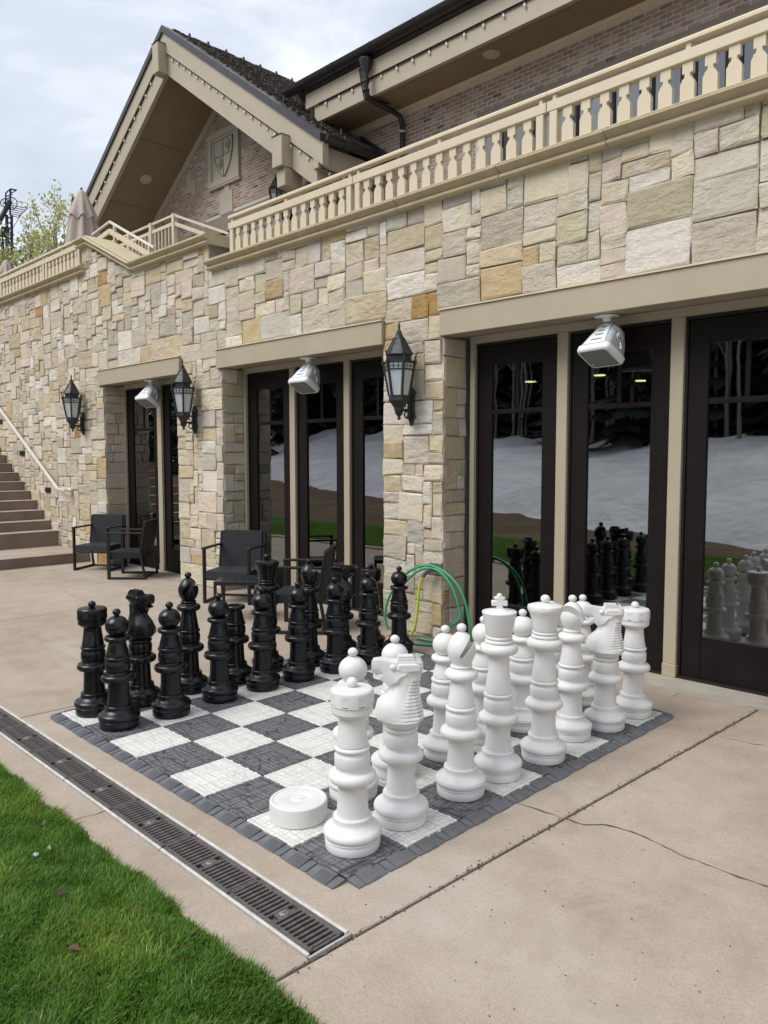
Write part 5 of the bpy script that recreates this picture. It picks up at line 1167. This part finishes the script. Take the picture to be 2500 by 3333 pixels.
W_ = [('rook', (7.50, .55), .3, 'white rook at the near corner, foremost of all the pieces'),
      ('knight', (7.46, 1.46), face(-.72, -.69), 'white knight beside the nearest white rook, horse head in profile'),
      ('bishop', (7.49, 2.66), face(.75, .65), 'white bishop between the near white knight and the white king'),
      ('king', (7.50, 3.53), face(.7, .7), 'white king with a cross on its crown, tallest of the white pieces'),
      ('queen', (7.62, 4.57), 0, 'white queen with scalloped crown between white king and bishop'),
      ('bishop', (7.41, 5.72), face(-.75, -.6) + .9, 'white bishop between the white queen and the far white knight'),
      ('knight', (7.60, 6.55), face(-.78, -.62), 'white knight next to the rook at the right corner by the doors'),
      ('rook', (7.62, 7.55), .7, 'white rook at the right corner of the board nearest the doors'),
      ('pawn', (6.45, 1.53), 0, 'white pawn right behind the nearest white rook'),
      ('pawn', (6.33, 2.50), 0, 'white pawn mostly hidden behind the near white knight'),
      ('pawn', (6.43, 3.55), 0, 'white pawn just left of the near white bishop'),
      ('pawn', (6.43, 4.55), 0, 'white pawn hidden behind the left side of the white king'),
      ('pawn', (6.56, 5.49), 0, 'white pawn seen between the white king and queen'),
      ('pawn', (6.5, 6.5), 0, 'white pawn almost wholly hidden behind the white queen'),
      ('pawn', (6.56, 7.5), 0, 'white pawn seen between the far white bishop and knight')]
for kind, xy, rz, lab in W_: piece(kind, 'white', xy, rz, lab)
B_ = [('rook', (.42, .47), .1, 'black rook at the left corner of the board beside the drain'),
      ('knight', (.53, 1.36), face(1, .12), 'black knight between the left black rook and black bishop'),
      ('bishop', (.48, 2.46), face(.95, .5), 'black bishop behind the second and third black pawns from the left'),
      ('headless', (.56, 3.52), 0, 'headless black piece with an open hollow neck'),
      ('queen', (.36, 4.52), 0, 'black queen with flared crown in front of the wicker chairs'),
      ('bishop', (.62, 5.52), face(.75, .75), 'black bishop between the black queen and the far black knight'),
      ('knight', (.40, 6.72), face(.85, .5), 'black knight half hidden behind pawns near the far black rook'),
      ('rook', (.50, 7.62), .5, 'black rook half hidden at the far corner near the stone pier'),
      ('pawn', (1.44, .46), 0, 'black pawn standing before the left black rook, first from the left'),
      ('pawn', (1.53, 1.44), 0, 'second black pawn from the left, in front of the black knight'),
      ('pawn', (1.40, 2.58), 0, 'third black pawn from the left, just left of the headless piece'),
      ('pawn', (1.40, 3.62), 0, 'fourth black pawn from the left, in front of the black queen'),
      ('pawn', (1.40, 4.57), 0, 'fifth black pawn from the left, between the queen and the far bishop'),
      ('pawn', (1.48, 5.55), 0, 'sixth black pawn from the left, in front of the far black knight'),
      ('pawn', (1.46, 6.6), 0, 'seventh black pawn from the left, in front of the far black rook'),
      ('pawn', (1.36, 7.75), 0, 'rightmost black pawn, standing in front of the green hose')]
for kind, xy, rz, lab in B_: piece(kind, 'black', xy, rz, lab)
dc = MB().lathe([(.36, 0), (.38, .01), (.386, .03), (.386, .225), (.38, .25), (.362, .262), (.335, .258), (.328, .25), (.30, .252), (.13, .257), (.115, .25), (.10, .256), (.065, .252), (.055, .262), (.001, .258)], 48).build('draughts_disc', M['white_plastic'], loc=(0, 0, 0), smooth=40)
dc.location = Vector((6.43, .55, .001)) * U; tag(dc, 'flat round white draughts disc lying on the board beside the near rook', 'draughts piece')
# ================================================================ CHAIRS AND TABLE
def make_chair(center, facing, label):
    """local: front towards -y; facing = (dx, dy) the way the sitter looks"""
    rz = math.atan2(facing[1], facing[0]) + math.pi / 2
    c = empty('wicker_armchair', (center[0], center[1], G), rz, label, 'chair', 'black wicker armchairs by the doors')
    m = M['chair_frame']; hw, fy, ry = .83, -.72, .70; t_ = .085
    for s_ in (-1, 1):
        x = s_ * (hw - t_ / 2)
        MB().box(x - t_ / 2, x + t_ / 2, fy, fy + t_ * 1.4, 0, 1.80).build('front_leg', m, c, bevel=.008)
        MB().bar((x, ry + .08, 0), (x, ry - .10, 1.0), t_).build('rear_leg', m, c, bevel=.008)
        MB().box(x - t_ / 2, x + t_ / 2, fy + t_ * 1.4 + .001, ry + .03, .01, .01 + t_).build('runner', m, c, bevel=.008)
        MB().box(x - t_ * .75, x + t_ * .75, fy - .01, ry - .02, 1.802, 1.802 + t_ * .8).build('armrest', m, c, bevel=.01)
        MB().bar((x, ry - .12, 1.0), (x, ry + .10, 2.28), t_).build('back_post', m, c, bevel=.008)
    MB().box(-hw + t_ + .002, hw - t_ - .002, fy + .02, ry - .14, .84, 1.08).build('seat', M['rattan'], c, bevel=.02, seg=2)
    bp = [(ry - .20, .95), (ry - .08, .95), (ry + .12, 2.30), (ry + .02, 2.32)]
    MB().prism(bp, 'x', -hw + .015 + t_, hw - .015 - t_).build('backrest', M['rattan'], c, bevel=.02)
    MB().bar((-hw + t_, fy + .06, .80), (hw - t_, fy + .06, .80), .06).build('stretcher', m, c)
    MB().bar((-hw + t_, ry - .03, .06), (hw - t_, ry - .03, .06), .06).build('stretcher', m, c)
    return c
make_chair((-17.75, 8.93), (.56, -.83), 'black wicker armchair nearest the steps, facing the viewer in front of leftmost doors')
make_chair((-14.75, 8.9), (-.71, -.70), 'black wicker armchair seen side-on, pulled up to the one by the steps')
make_chair((-7.45, 8.9), (.54, -.84), 'black wicker armchair facing the viewer in front of the middle pier, behind small table')
make_chair((-2.55, 7.9), (-.76, -.65), 'black wicker armchair seen from the side behind the black pieces')
tb = empty('side_table', (-5.02, 7.42, G), math.radians(45), 'small low square black side table before the middle armchair', 'table')
m = M['chair_frame']; hw = .63
MB().box(-hw, hw, -hw, hw, 1.16, 1.20).build('table_top', M['table_top'], tb, bevel=.01)
MB().box(-hw, hw, -hw, -hw + .07, 1.08, 1.159).box(-hw, hw, hw - .07, hw, 1.08, 1.159).box(-hw, -hw + .07, -hw + .07, hw - .07, 1.08, 1.159).box(hw - .07, hw, -hw + .07, hw - .07, 1.08, 1.159).build('apron', m, tb)
for sx_ in (-1, 1):
    for sy_ in (-1, 1): MB().box(sx_ * (hw - .04) - .04, sx_ * (hw - .04) + .04, sy_ * (hw - .04) - .04, sy_ * (hw - .04) + .04, 0, 1.079).build('leg', m, tb)
    MB().box(sx_ * (hw - .04) - .035, sx_ * (hw - .04) + .035, -hw + .081, hw - .081, .0, .07).build('runner', m, tb)
# ================================================================ HOSE AND TAP
hose = empty('garden_hose', (.9, 9.2, G), label='green garden hose looped over the wall tap on the stone pier', cat='hose')
def smooth_path(P, n=6):
    P = [Vector(p) for p in P]; out = []
    for i in range(len(P) - 1):
        p0, p1, p2, p3 = P[max(0, i - 1)], P[i], P[i + 1], P[min(len(P) - 1, i + 2)]
        for k in range(n):
            t = k / n; out.append(.5 * ((2 * p1) + (p2 - p0) * t + (2 * p0 - 5 * p1 + 4 * p2 - p3) * t * t + (3 * p1 - p0 - 3 * p2 + p3) * t ** 3))
    return out + [P[-1]]
hp = lambda pts, y: [at(1200 + a / 3.318, 1800 + b / 3.318, y=y) for a, b in pts]
l1 = hp([(280, 890), (215, 830), (183, 700), (200, 540), (270, 390), (410, 220), (530, 155), (640, 135), (740, 160), (860, 235), (970, 360), (1040, 520), (1075, 680), (1098, 840)], 9.42) + [at(a_, b_, z=G + .045) for a_, b_ in ((1536, 2092), (1520, 2112), (1475, 2108), (1415, 2101), (1357, 2096), (1318, 2085), (1292, 2074))]
l1 = [Vector(q) for q in l1]; l1 = l1 + [l1[0]]
MB().tube(smooth_path(l1), .034, 10).build('hose_loop', M['hose_green'], hose, world=True, smooth=60)
l2 = [Vector(q) for q in hp([(300, 470), (350, 375), (450, 262), (540, 192), (620, 166), (720, 176), (800, 230), (880, 330), (940, 460), (975, 600), (980, 720)], 9.36)] + [Vector((1.35, 9.3, .2)), Vector((1.25, 9.2, G + .06)), Vector((.7, 9.12, G + .055))]
MB().tube(smooth_path(l2), .034, 10).build('hose_loop', M['hose_green'], hose, world=True, smooth=60)
ye = [Vector(q) for q in hp([(455, 885), (500, 800), (525, 640), (540, 450), (560, 320), (590, 250)], 9.3)]
MB().tube(smooth_path(ye), .034, 10).build('yellow_section', M['hose_yellow'], hose, world=True, smooth=60)
gc = [Vector(q) for q in hp([(585, 255), (615, 215), (655, 178)], 9.32)]; MB().tube(gc, [.06, .055, .06], 10).build('coupling', M['hose_grey'], hose, world=True, smooth=50)
q = hp([(690, 185)], 9.5)[0]
tp = empty('wall_tap', (q[0], YW, q[2]), label='small metal outdoor tap holding the hose on the pier', cat='tap')
MB().box(-.22, .22, -.06, 0.02, -.05, .2).build('box_cover', M['steel'], tp, bevel=.02)
MB().tube([(0, 0, .02), (0, -.2, .02), (-.02, -.28, -.06)], .045, 10).build('spout', M['steel'], tp, smooth=50)
MB().tube([(-.07, -.2, .09), (.09, -.2, .09)], .03, 8).tube([(.0, -.2, .02), (0, -.2, .09)], .02, 8).build('handle', M['black_metal'], tp, smooth=50)
# ================================================================ PARASOLS (folded) on the left terrace
def parasol(x, y, z0, h, R, label):
    p = empty('folded_parasol', (x, y, z0), label=label, cat='parasol', group='folded parasols')
    n = 96; vv = []; prof = [(0.10, R * 1.0, .30), (0.35, R * .88, .28), (.6, R * .66, .26), (.745, R * .53, .22), (.75, R * .60, .24), (.80, R * .52, .16), (.88, R * .36, .10), (.96, R * .17, .04), (.985, R * .08, 0), (.995, .02, 0)]
    ff = []
    for i, (f, r, am) in enumerate(prof):
        for k in range(n):
            a = 2 * math.pi * k / n; w = 1 - am * (.5 + .5 * math.cos(8 * a + .35 * math.sin(3 * a) + .5 * (f < .745))) - .05 * math.sin(3 * a + 1)
            dz = (-.035 * math.cos(8 * a) if abs(f - .75) < .01 else 0)
            vv.append((r * w * math.cos(a), r * w * math.sin(a), (f + dz * .5) * h))
    for i in range(len(prof) - 1):
        for k in range(n): ff.append((i * n + k, i * n + (k + 1) % n, (i + 1) * n + (k + 1) % n, (i + 1) * n + k))
    MB().add(vv, ff).build('canopy', M['canvas'], p, smooth=60)
    MB().tube([(0, 0, 0), (0, 0, h * 1.0)], .07, 10).build('pole', M['black_metal'], p, smooth=50)
    MB().lathe([(.05, h * .985), (.06, h * 1.0), (.05, h * 1.008), (.001, h * 1.01)], 12).build('finial', M['black_metal'], p, smooth=50)
    MB().lathe([(.9, 0), (.9, .12), (.15, .2), (.15, .5), (.09, .5)], 20).build('base', M['black_metal'], p, smooth=40)
q = at(265, 614, y=14.6); parasol(q[0], 14.6, 13.38, q[2] - 13.38, 1.5, 'tall folded beige parasol on the terrace beside the gable')
q = at(20, 842, y=13.0); parasol(q[0], 13.0, 13.38, q[2] - 13.38, 1.0, 'smaller folded beige parasol at the left edge behind the balustrade')
# ================================================================ LAWN GRASS
def blades(name, n, xr, yr, label, hmin=.08, hmax=.165, keep=None, edge=True):
    r = np.random.default_rng(5)
    x = r.uniform(*xr, n); y = r.uniform(*yr, n)
    if keep is not None:
        k = keep(x, y); x, y = x[k], y[k]; n = len(x)
    # tufty clumps: displace towards clump centres
    pn = np.sin(x * 5.1 + 1.3 * np.sin(y * 4.3)) * np.sin(y * 6.7 + 1.7 * np.sin(x * 3.9)); pn2 = np.sin(x * 1.7 + 2) * np.sin(y * 2.3 + 1.1 * np.sin(x * 1.1))
    h = r.uniform(hmin, hmax, n) * (1 + .16 * pn + .10 * pn2); w = r.uniform(.0055, .011, n)
    az = r.uniform(0, 2 * np.pi, n); lean = np.abs(r.normal(.35, .3, n)) * h; la = az * .35 + pn * 2.2 + r.uniform(-1.2, 1.2, n)
    dx, dy = np.cos(az), np.sin(az); lx, ly = np.cos(la) * lean, np.sin(la) * lean
    z0 = G - .05
    V = np.zeros((n, 7, 3))
    for i, (f, ww) in enumerate(((0, 1), (.45, .9), (.8, .55))):
        cx, cy, cz_ = x + lx * f * f, y + ly * f * f, z0 + h * f
        V[:, 2 * i] = np.stack([cx - dx * w * ww, cy - dy * w * ww, cz_], 1); V[:, 2 * i + 1] = np.stack([cx + dx * w * ww, cy + dy * w * ww, cz_], 1)
    V[:, 6] = np.stack([x + lx * 1.05, y + ly * 1.05, z0 + h * .96], 1)
    me = bpy.data.meshes.new(name); me.vertices.add(n * 7); me.vertices.foreach_set('co', (V * U).astype('f').ravel())
    b = (np.arange(n) * 7)[:, None]
    loops = np.concatenate([b + np.array([0, 1, 3, 2]), b + np.array([2, 3, 5, 4]), b + np.array([4, 5, 6])], 1).astype('i').ravel()
    me.loops.add(n * 11); me.loops.foreach_set('vertex_index', loops)
    st = np.stack([np.arange(n) * 11, np.arange(n) * 11 + 4, np.arange(n) * 11 + 8], 1).ravel().astype('i'); tot = np.tile([4, 4, 3], n).astype('i')
    me.polygons.add(n * 3); me.polygons.foreach_set('loop_start', st); me.polygons.foreach_set('loop_total', tot)
    base = np.array([[.155, .32, .04], [.125, .28, .034], [.185, .32, .05], [.125, .265, .065], [.23, .32, .09], [.36, .33, .17]]); pr = np.array([.28, .28, .17, .13, .09, .05])
    c = base[r.choice(6, n, p=pr)] * r.uniform(.65, 1.25, (n, 1)) * (1 + .15 * pn2[:, None]); c[:, 0] *= (1 + .25 * np.clip(pn2, 0, 1))
    col = np.concatenate([c, np.ones((n, 1))], 1); a = me.attributes.new('Col', 'FLOAT_COLOR', 'FACE'); a.data.foreach_set('color', np.repeat(col, 3, 0).astype('f').ravel())
    me.update(calc_edges=True); me.validate()
    me.polygons.foreach_set('use_smooth', [True] * len(me.polygons))
    o = bpy.data.objects.new(name, me); COL.objects.link(o); me.materials.append(M['grass']); tag(o, label, 'grass', kind='stuff'); return o
def near(x, y):
    e = -1.66 + .035 * np.sin(x * 3.1) + .025 * np.sin(x * 8.3)
    p = projpx(np.stack([x, y, np.full_like(x, G)], 1)); v = ((p[:, 0] > -250) & (p[:, 1] < 3900) & (p[:, 0] < 1400) & (p[:, 2] > .5)) | (np.arange(len(x)) % 3 == 0)
    return v & (y < e)
blades('grass', 330000, (-1.5, 12.5), (-5.0, -1.6), 'lush short green lawn in the bottom left corner', keep=near)
def farr(x, y):
    e = -1.66 + .035 * np.sin(x * 3.1) + .025 * np.sin(x * 8.3); return (y < e)
g2 = blades('grass_far', 60000, (-30, -1.5), (-9, -1.6), 'green lawn running on along the drain', keep=farr); g2.name = 'grass'
g3 = blades('grass_side', 70000, (-1.5, 14), (-10, -4.9), 'green lawn beside the viewer, out of the picture', keep=farr); g3.name = 'grass'
# dead leaves and petals on the lawn
def leaf(px_, py_, s_, col, label, rz):
    q = at(px_, py_, z=G + .1); o = MB().add([(-s_, 0, 0), (-s_ * .4, -s_ * .42, .02), (s_ * .4, -s_ * .36, .03), (s_, 0, .01), (s_ * .4, s_ * .38, .05), (-s_ * .4, s_ * .42, .045), (0, 0, -.004), (0, 0, -.012)], [(0, 1, 6), (1, 2, 6), (2, 3, 6), (3, 4, 6), (4, 5, 6), (5, 0, 6)]).build('fallen_leaf', M[col], loc=(0, 0, 0)); o.location = Vector(q) * U; o.rotation_euler = (.15, .1, rz); tag(o, label, 'leaf', 'fallen leaves on the lawn')
simple('leaf_brown', (.10, .05, .035), (.17, .10, .06), .8, 20); simple('leaf_pale', (.42, .38, .32), (.3, .26, .2), .8, 20)
leaf(242, 3092, .065, 'leaf_brown', 'single reddish brown dead leaf in the middle of the lawn', .6)
leaf(202, 2915, .06, 'leaf_brown', 'dark crumpled dead leaf upper in the lawn, nearest its bare patch', 1.4)
leaf(160, 2765, .04, 'leaf_pale', 'pale dry leaf in the upper part of the lawn', .2)
leaf(145, 2682, .05, 'leaf_pale', 'pale dry leaf at the top of the lawn near the concrete edge', 2.2)
leaf(600, 3125, .035, 'leaf_brown', 'dark bit of leaf near the right side of the lawn', 2.6)
q = at(116, 2785, z=G + .03); o = MB().ball((0, 0, 0), .045, 16, 10, .8).build('white_mushroom', M['bulb_white'], loc=(0, 0, 0), smooth=60); o.location = Vector(q) * U; tag(o, 'small round white puffball lying in the upper lawn', 'mushroom')
# ================================================================ BACKGROUND: hillside, trees, lift tower
def hillz(x, y):
    d = -x - 70 + (y - 20) * .15
    return 4 + max(0, d) * .27 + 2.5 * math.sin(x * .05) * math.sin(y * .06)
o = grid_sheet('hillside', [-420 + 12 * i for i in range(30)], [6 + 12 * j for j in range(21)], hillz, M['hill_green']); tag(o, kind='structure')
def leaf_cloud(mb, centers, n, size, cols, r):
    for k in range(n):
        c, rad = centers[r.randrange(len(centers))]
        while True:
            d = Vector((r.uniform(-1, 1), r.uniform(-1, 1), r.uniform(-1, 1)))
            if d.length < 1: break
        p = Vector(c) + d * rad; s_ = size * r.uniform(.6, 1.3); u_ = Vector((r.uniform(-1, 1), r.uniform(-1, 1), r.uniform(-1, 1))).normalized(); v_ = u_.orthogonal().normalized(); v_ = Matrix.Rotation(r.uniform(0, 6.28), 3, u_) @ v_; w_ = u_.cross(v_)
        kf = r.uniform(.7, 1.25); mb.col = tuple(q * kf for q in r.choice(cols))
        mb.add([p - v_ * s_, p + w_ * s_ * .6, p + v_ * s_, p - w_ * s_ * .6], [(0, 1, 2, 3)])
LG = [(.52, .50, .16), (.44, .45, .13), (.58, .55, .24)]
def aspen(base, h, label, seed, leaves=600, spread=.3):
    r = random.Random(seed); tr_ = empty('aspen_tree', base, label=label, cat='tree', group='budding aspens beyond the terrace')
    mb = MB(); tips = []
    def grow(p, d, L, rad, depth):
        q = p + d * L; mid = p + d * L * .5 + Vector((r.uniform(-1, 1), r.uniform(-1, 1), 0)) * L * .05
        mb.tube([p, mid, q], [rad, rad * .8, rad * .6], 5)
        if depth > 1: tips.append((q, L * .42)); tips.append((mid, L * .3))
        if depth >= 4: return
        for k in range(r.choice((2, 3))):
            dd = (d + Vector((r.uniform(-1, 1), r.uniform(-1, 1), r.uniform(-.1, .6))) * .55).normalized(); grow(q, dd, L * r.uniform(.55, .75), rad * .55, depth + 1)
    grow(Vector((0, 0, 0)), Vector((r.uniform(-.08, .08), r.uniform(-.08, .08), 1)).normalized(), h * .38, h * .012, 0)
    mb.build('trunk', M['bark_pale'], tr_)
    lc = MB(); leaf_cloud(lc, tips, int(leaves * .42), h * .0085, LG, r); lc.build('crown', M['leaf'], tr_)
def conifer_mesh(mb, base, h, r, cols, step=.045, per=11):
    R = h * r.uniform(.14, .19); f = .04
    while f < .99:
        rr_ = R * (1 - f) ** .85 * r.uniform(.8, 1.1) + h * .006
        for k in range(per):
            a = r.uniform(0, 6.28); L_ = rr_ * r.uniform(.6, 1.15); z = f * h; w = L_ * .2 + h * .004; kf = r.uniform(.6, 1.3); mb.col = tuple(q * kf for q in r.choice(cols))
            ca_, sa_ = math.cos(a), math.sin(a)
            mb.add([(base[0] + ca_ * L_ * .05, base[1] + sa_ * L_ * .05, base[2] + z + h * .03), (base[0] + ca_ * L_ * .6 - sa_ * w, base[1] + sa_ * L_ * .6 + ca_ * w, base[2] + z - h * .006), (base[0] + ca_ * L_, base[1] + sa_ * L_, base[2] + z - h * .03), (base[0] + ca_ * L_ * .6 + sa_ * w, base[1] + sa_ * L_ * .6 - ca_ * w, base[2] + z - h * .006)], [(0, 1, 2, 3)])
        f += step
DG = [(.032, .05, .025), (.022, .04, .02), (.045, .062, .03)]
def conifer(base, h, label, seed):
    r = random.Random(seed); t_ = empty('conifer_tree', base, label=label, cat='tree', group='dark conifers on the hillside')
    MB().tube([(0, 0, 0), (0, 0, h * .97)], [h * .014, h * .002], 6).build('trunk', M['bark_dark'], t_)
    lc = MB(); conifer_mesh(lc, (0, 0, 0), h, r, DG); lc.build('crown', M['leaf'], t_)
def ground_at(px_, py_top, x):
    q = at(px_, py_top, x=x); return (q[0], q[1], hillz(q[0], q[1])), q[2] - hillz(q[0], q[1])
for px_, pyt, x, lab, sd, lv in ((105, 640, -105, 'slender budding aspen, tallest just right of the lift tower', 3, 1500), (150, 665, -112, 'budding aspen with forked pale stems in the middle of the gap', 8, 1700), (190, 640, -118, 'budding aspen close to the left side of the tall parasol', 13, 1500), (55, 720, -95, 'leafy young aspen partly in front of the lift tower', 21, 1700), (20, 760, -90, 'leafy young aspen at the left edge of the picture', 29, 1500)):
    b_, h_ = ground_at(px_, pyt, x); aspen(b_, h_, lab, sd, lv)
for px_, pyt, x, lab, sd in ((178, 738, -170, 'dark pointed conifer standing out above the woods near the parasol', 4), (157, 795, -150, 'smaller dark conifer left of the pointed one', 5), (8, 770, -190, 'dark conifer at the left edge behind the lift tower', 6), (236, 640, -200, 'thin dark conifer top just left of the tall parasol', 9)):
    b_, h_ = ground_at(px_, pyt, x); conifer(b_, h_, lab, sd)
r = random.Random(2); mb = MB()
for k in range(150):
    x = r.uniform(-330, -125); f = (-x - 60); y = CC[1] + (CC[0] - x) * r.uniform(.16, .62); z = hillz(x, y); h = r.uniform(14, 26)
    if r.random() < .35: conifer_mesh(mb, (x, y, z), h, r, DG, .09, 7)
    else: leaf_cloud(mb, [((x + r.uniform(-3, 3), y + r.uniform(-3, 3), z + h * r.uniform(.3, .8)), h * .2) for _ in range(4)], 150, h * .03, [(.36, .40, .11), (.28, .33, .10), (.42, .43, .18), (.27, .25, .15)], r)
tag(mb.build('far_woods', M['leaf']), 'pale green spring woods covering the far hillside', 'woods', kind='stuff')
# dark conifers across the snow, seen in the door glass
DW = [(.06, .08, .05), (.045, .065, .04), (.08, .095, .06)]; mb = MB(); r = random.Random(11)
for k in range(300):
    x = r.uniform(-330, 70); s_ = r.uniform(46, 75) - (8 if r.random() < .15 else 0); y = snow_edge(x) - s_; h = r.uniform(26, 46) * (1 + max(0, -x - 40) / 300)
    conifer_mesh(mb, (x, y, snow_h(x, y) - 1), h, r, DW, .05, 15)
for k in range(130):
    x = r.uniform(-520, -170); y = x * r.uniform(.2, .75); conifer_mesh(mb, (x, y, max(-1, snow_h(x, y)) - 1), r.uniform(40, 65), r, DW, .06, 13)
for k in range(70):                                  # pale aspen stems in front of the conifers
    x = r.uniform(-120, 60); y = snow_edge(x) - r.uniform(40, 50); z = snow_h(x, y); h = r.uniform(18, 32); mb.col = (.34, .33, .30)
    mb.tube([(x, y, z - 1), (x + r.uniform(-.6, .6), y, z + h * .5), (x + r.uniform(-1.5, 1.5), y, z + h)], [.28, .2, .05], 5)
    for q in range(5): z2 = z + h * r.uniform(.4, .9); mb.bar((x, y, z2), (x + r.uniform(-3, 3), y, z2 + r.uniform(1.5, 4)), .12)
tag(mb.build('conifer_wood', M['leaf']), 'dark conifer wood beyond the snow slope, mirrored in the door glass', 'woods', kind='stuff')
# chairlift tower
q = at(35, 640, x=-290); T0 = Vector(q); k_ = -1
tw = empty('lift_tower', (q[0], q[1], hillz(q[0], q[1])), label='black steel chairlift tower with bullwheel and platform above the trees', cat='lift tower')
sP = abs((at(36, 640, x=-290) - at(35, 640, x=-290))[1])       # size of one photo pixel at that distance
rgt = Vector((.35, .94, 0)).normalized()
def tp_(px_, py_): 
    c_ = at(px_, py_, x=-290); return Vector(c_)
m = M['lift_steel']; s1 = (tp_(36, 640) - tp_(35, 640)).length
mb = MB(); mb.tube([tp_(24, 980), tp_(22, 700)], s1 * 5, 8); mb.tube([tp_(40, 980), tp_(38, 700)], s1 * 4.5, 8)
for k in range(16): y0 = 700 + k * 17; mb.bar(tp_(22, y0), tp_(39, y0 + 17), s1 * 2).bar(tp_(39, y0), tp_(22, y0 + 17), s1 * 2)
mb.build('lattice_mast', m, tw, world=True)
MB().tube([tp_(-40, 790), tp_(33, 655)], s1 * 8, 8).build('boom', m, tw, world=True)
MB().tube([tp_(-6, 905), tp_(20, 960)], s1 * 4, 8).build('stay', m, tw, world=True)
for cx_, cy_, rad_ in ((36, 662, 20), (14, 660, 13)):
    mb = MB(); mb.tube([tp_(cx_ + rad_ * math.cos(a), cy_ + rad_ * 1.0 * math.sin(a)) for a in [2 * math.pi * k / 24 for k in range(24)]], s1 * 1.6, 5, closed=True)
    for k in range(6): a = k * math.pi / 3; mb.bar(tp_(cx_, cy_), tp_(cx_ + rad_ * math.cos(a), cy_ + rad_ * math.sin(a)), s1 * 1.3)
    mb.build('wheel', m, tw, world=True)
mb = MB(); mb.bar(tp_(33, 700), tp_(34, 616), s1 * 5).bar(tp_(17, 690), tp_(19, 628), s1 * 4).bar(tp_(19, 628), tp_(34, 615), s1 * 4).bar(tp_(34, 615), tp_(54, 619), s1 * 4).bar(tp_(54, 619), tp_(38, 628), s1 * 3).bar(tp_(18, 640), tp_(40, 632), s1 * 3)
mb.build('head_frame', m, tw, world=True)
mb = MB()
for k in range(6): mb.bar(tp_(38, 668 + k * 7), tp_(89 - k * 5, 678 + k * 6), s1 * 2)
mb.bar(tp_(89, 678), tp_(60, 706), s1 * 2).build('platform', m, tw, world=True)
mb = MB(); mb.bar(tp_(55, 654), tp_(89, 661), s1 * 1.2).bar(tp_(89, 661), tp_(89, 678), s1 * 1.3).bar(tp_(72, 657), tp_(72, 675), s1 * 1).bar(tp_(40, 745), tp_(68, 700), s1 * 1.6).build('guard_rail', m, tw, world=True)
mb = MB(); mb.bar(tp_(4, 752), tp_(28, 760), s1 * 16, s1 * 30).build('counterweight', m, tw, world=True)
print('objects', len(bpy.data.objects))
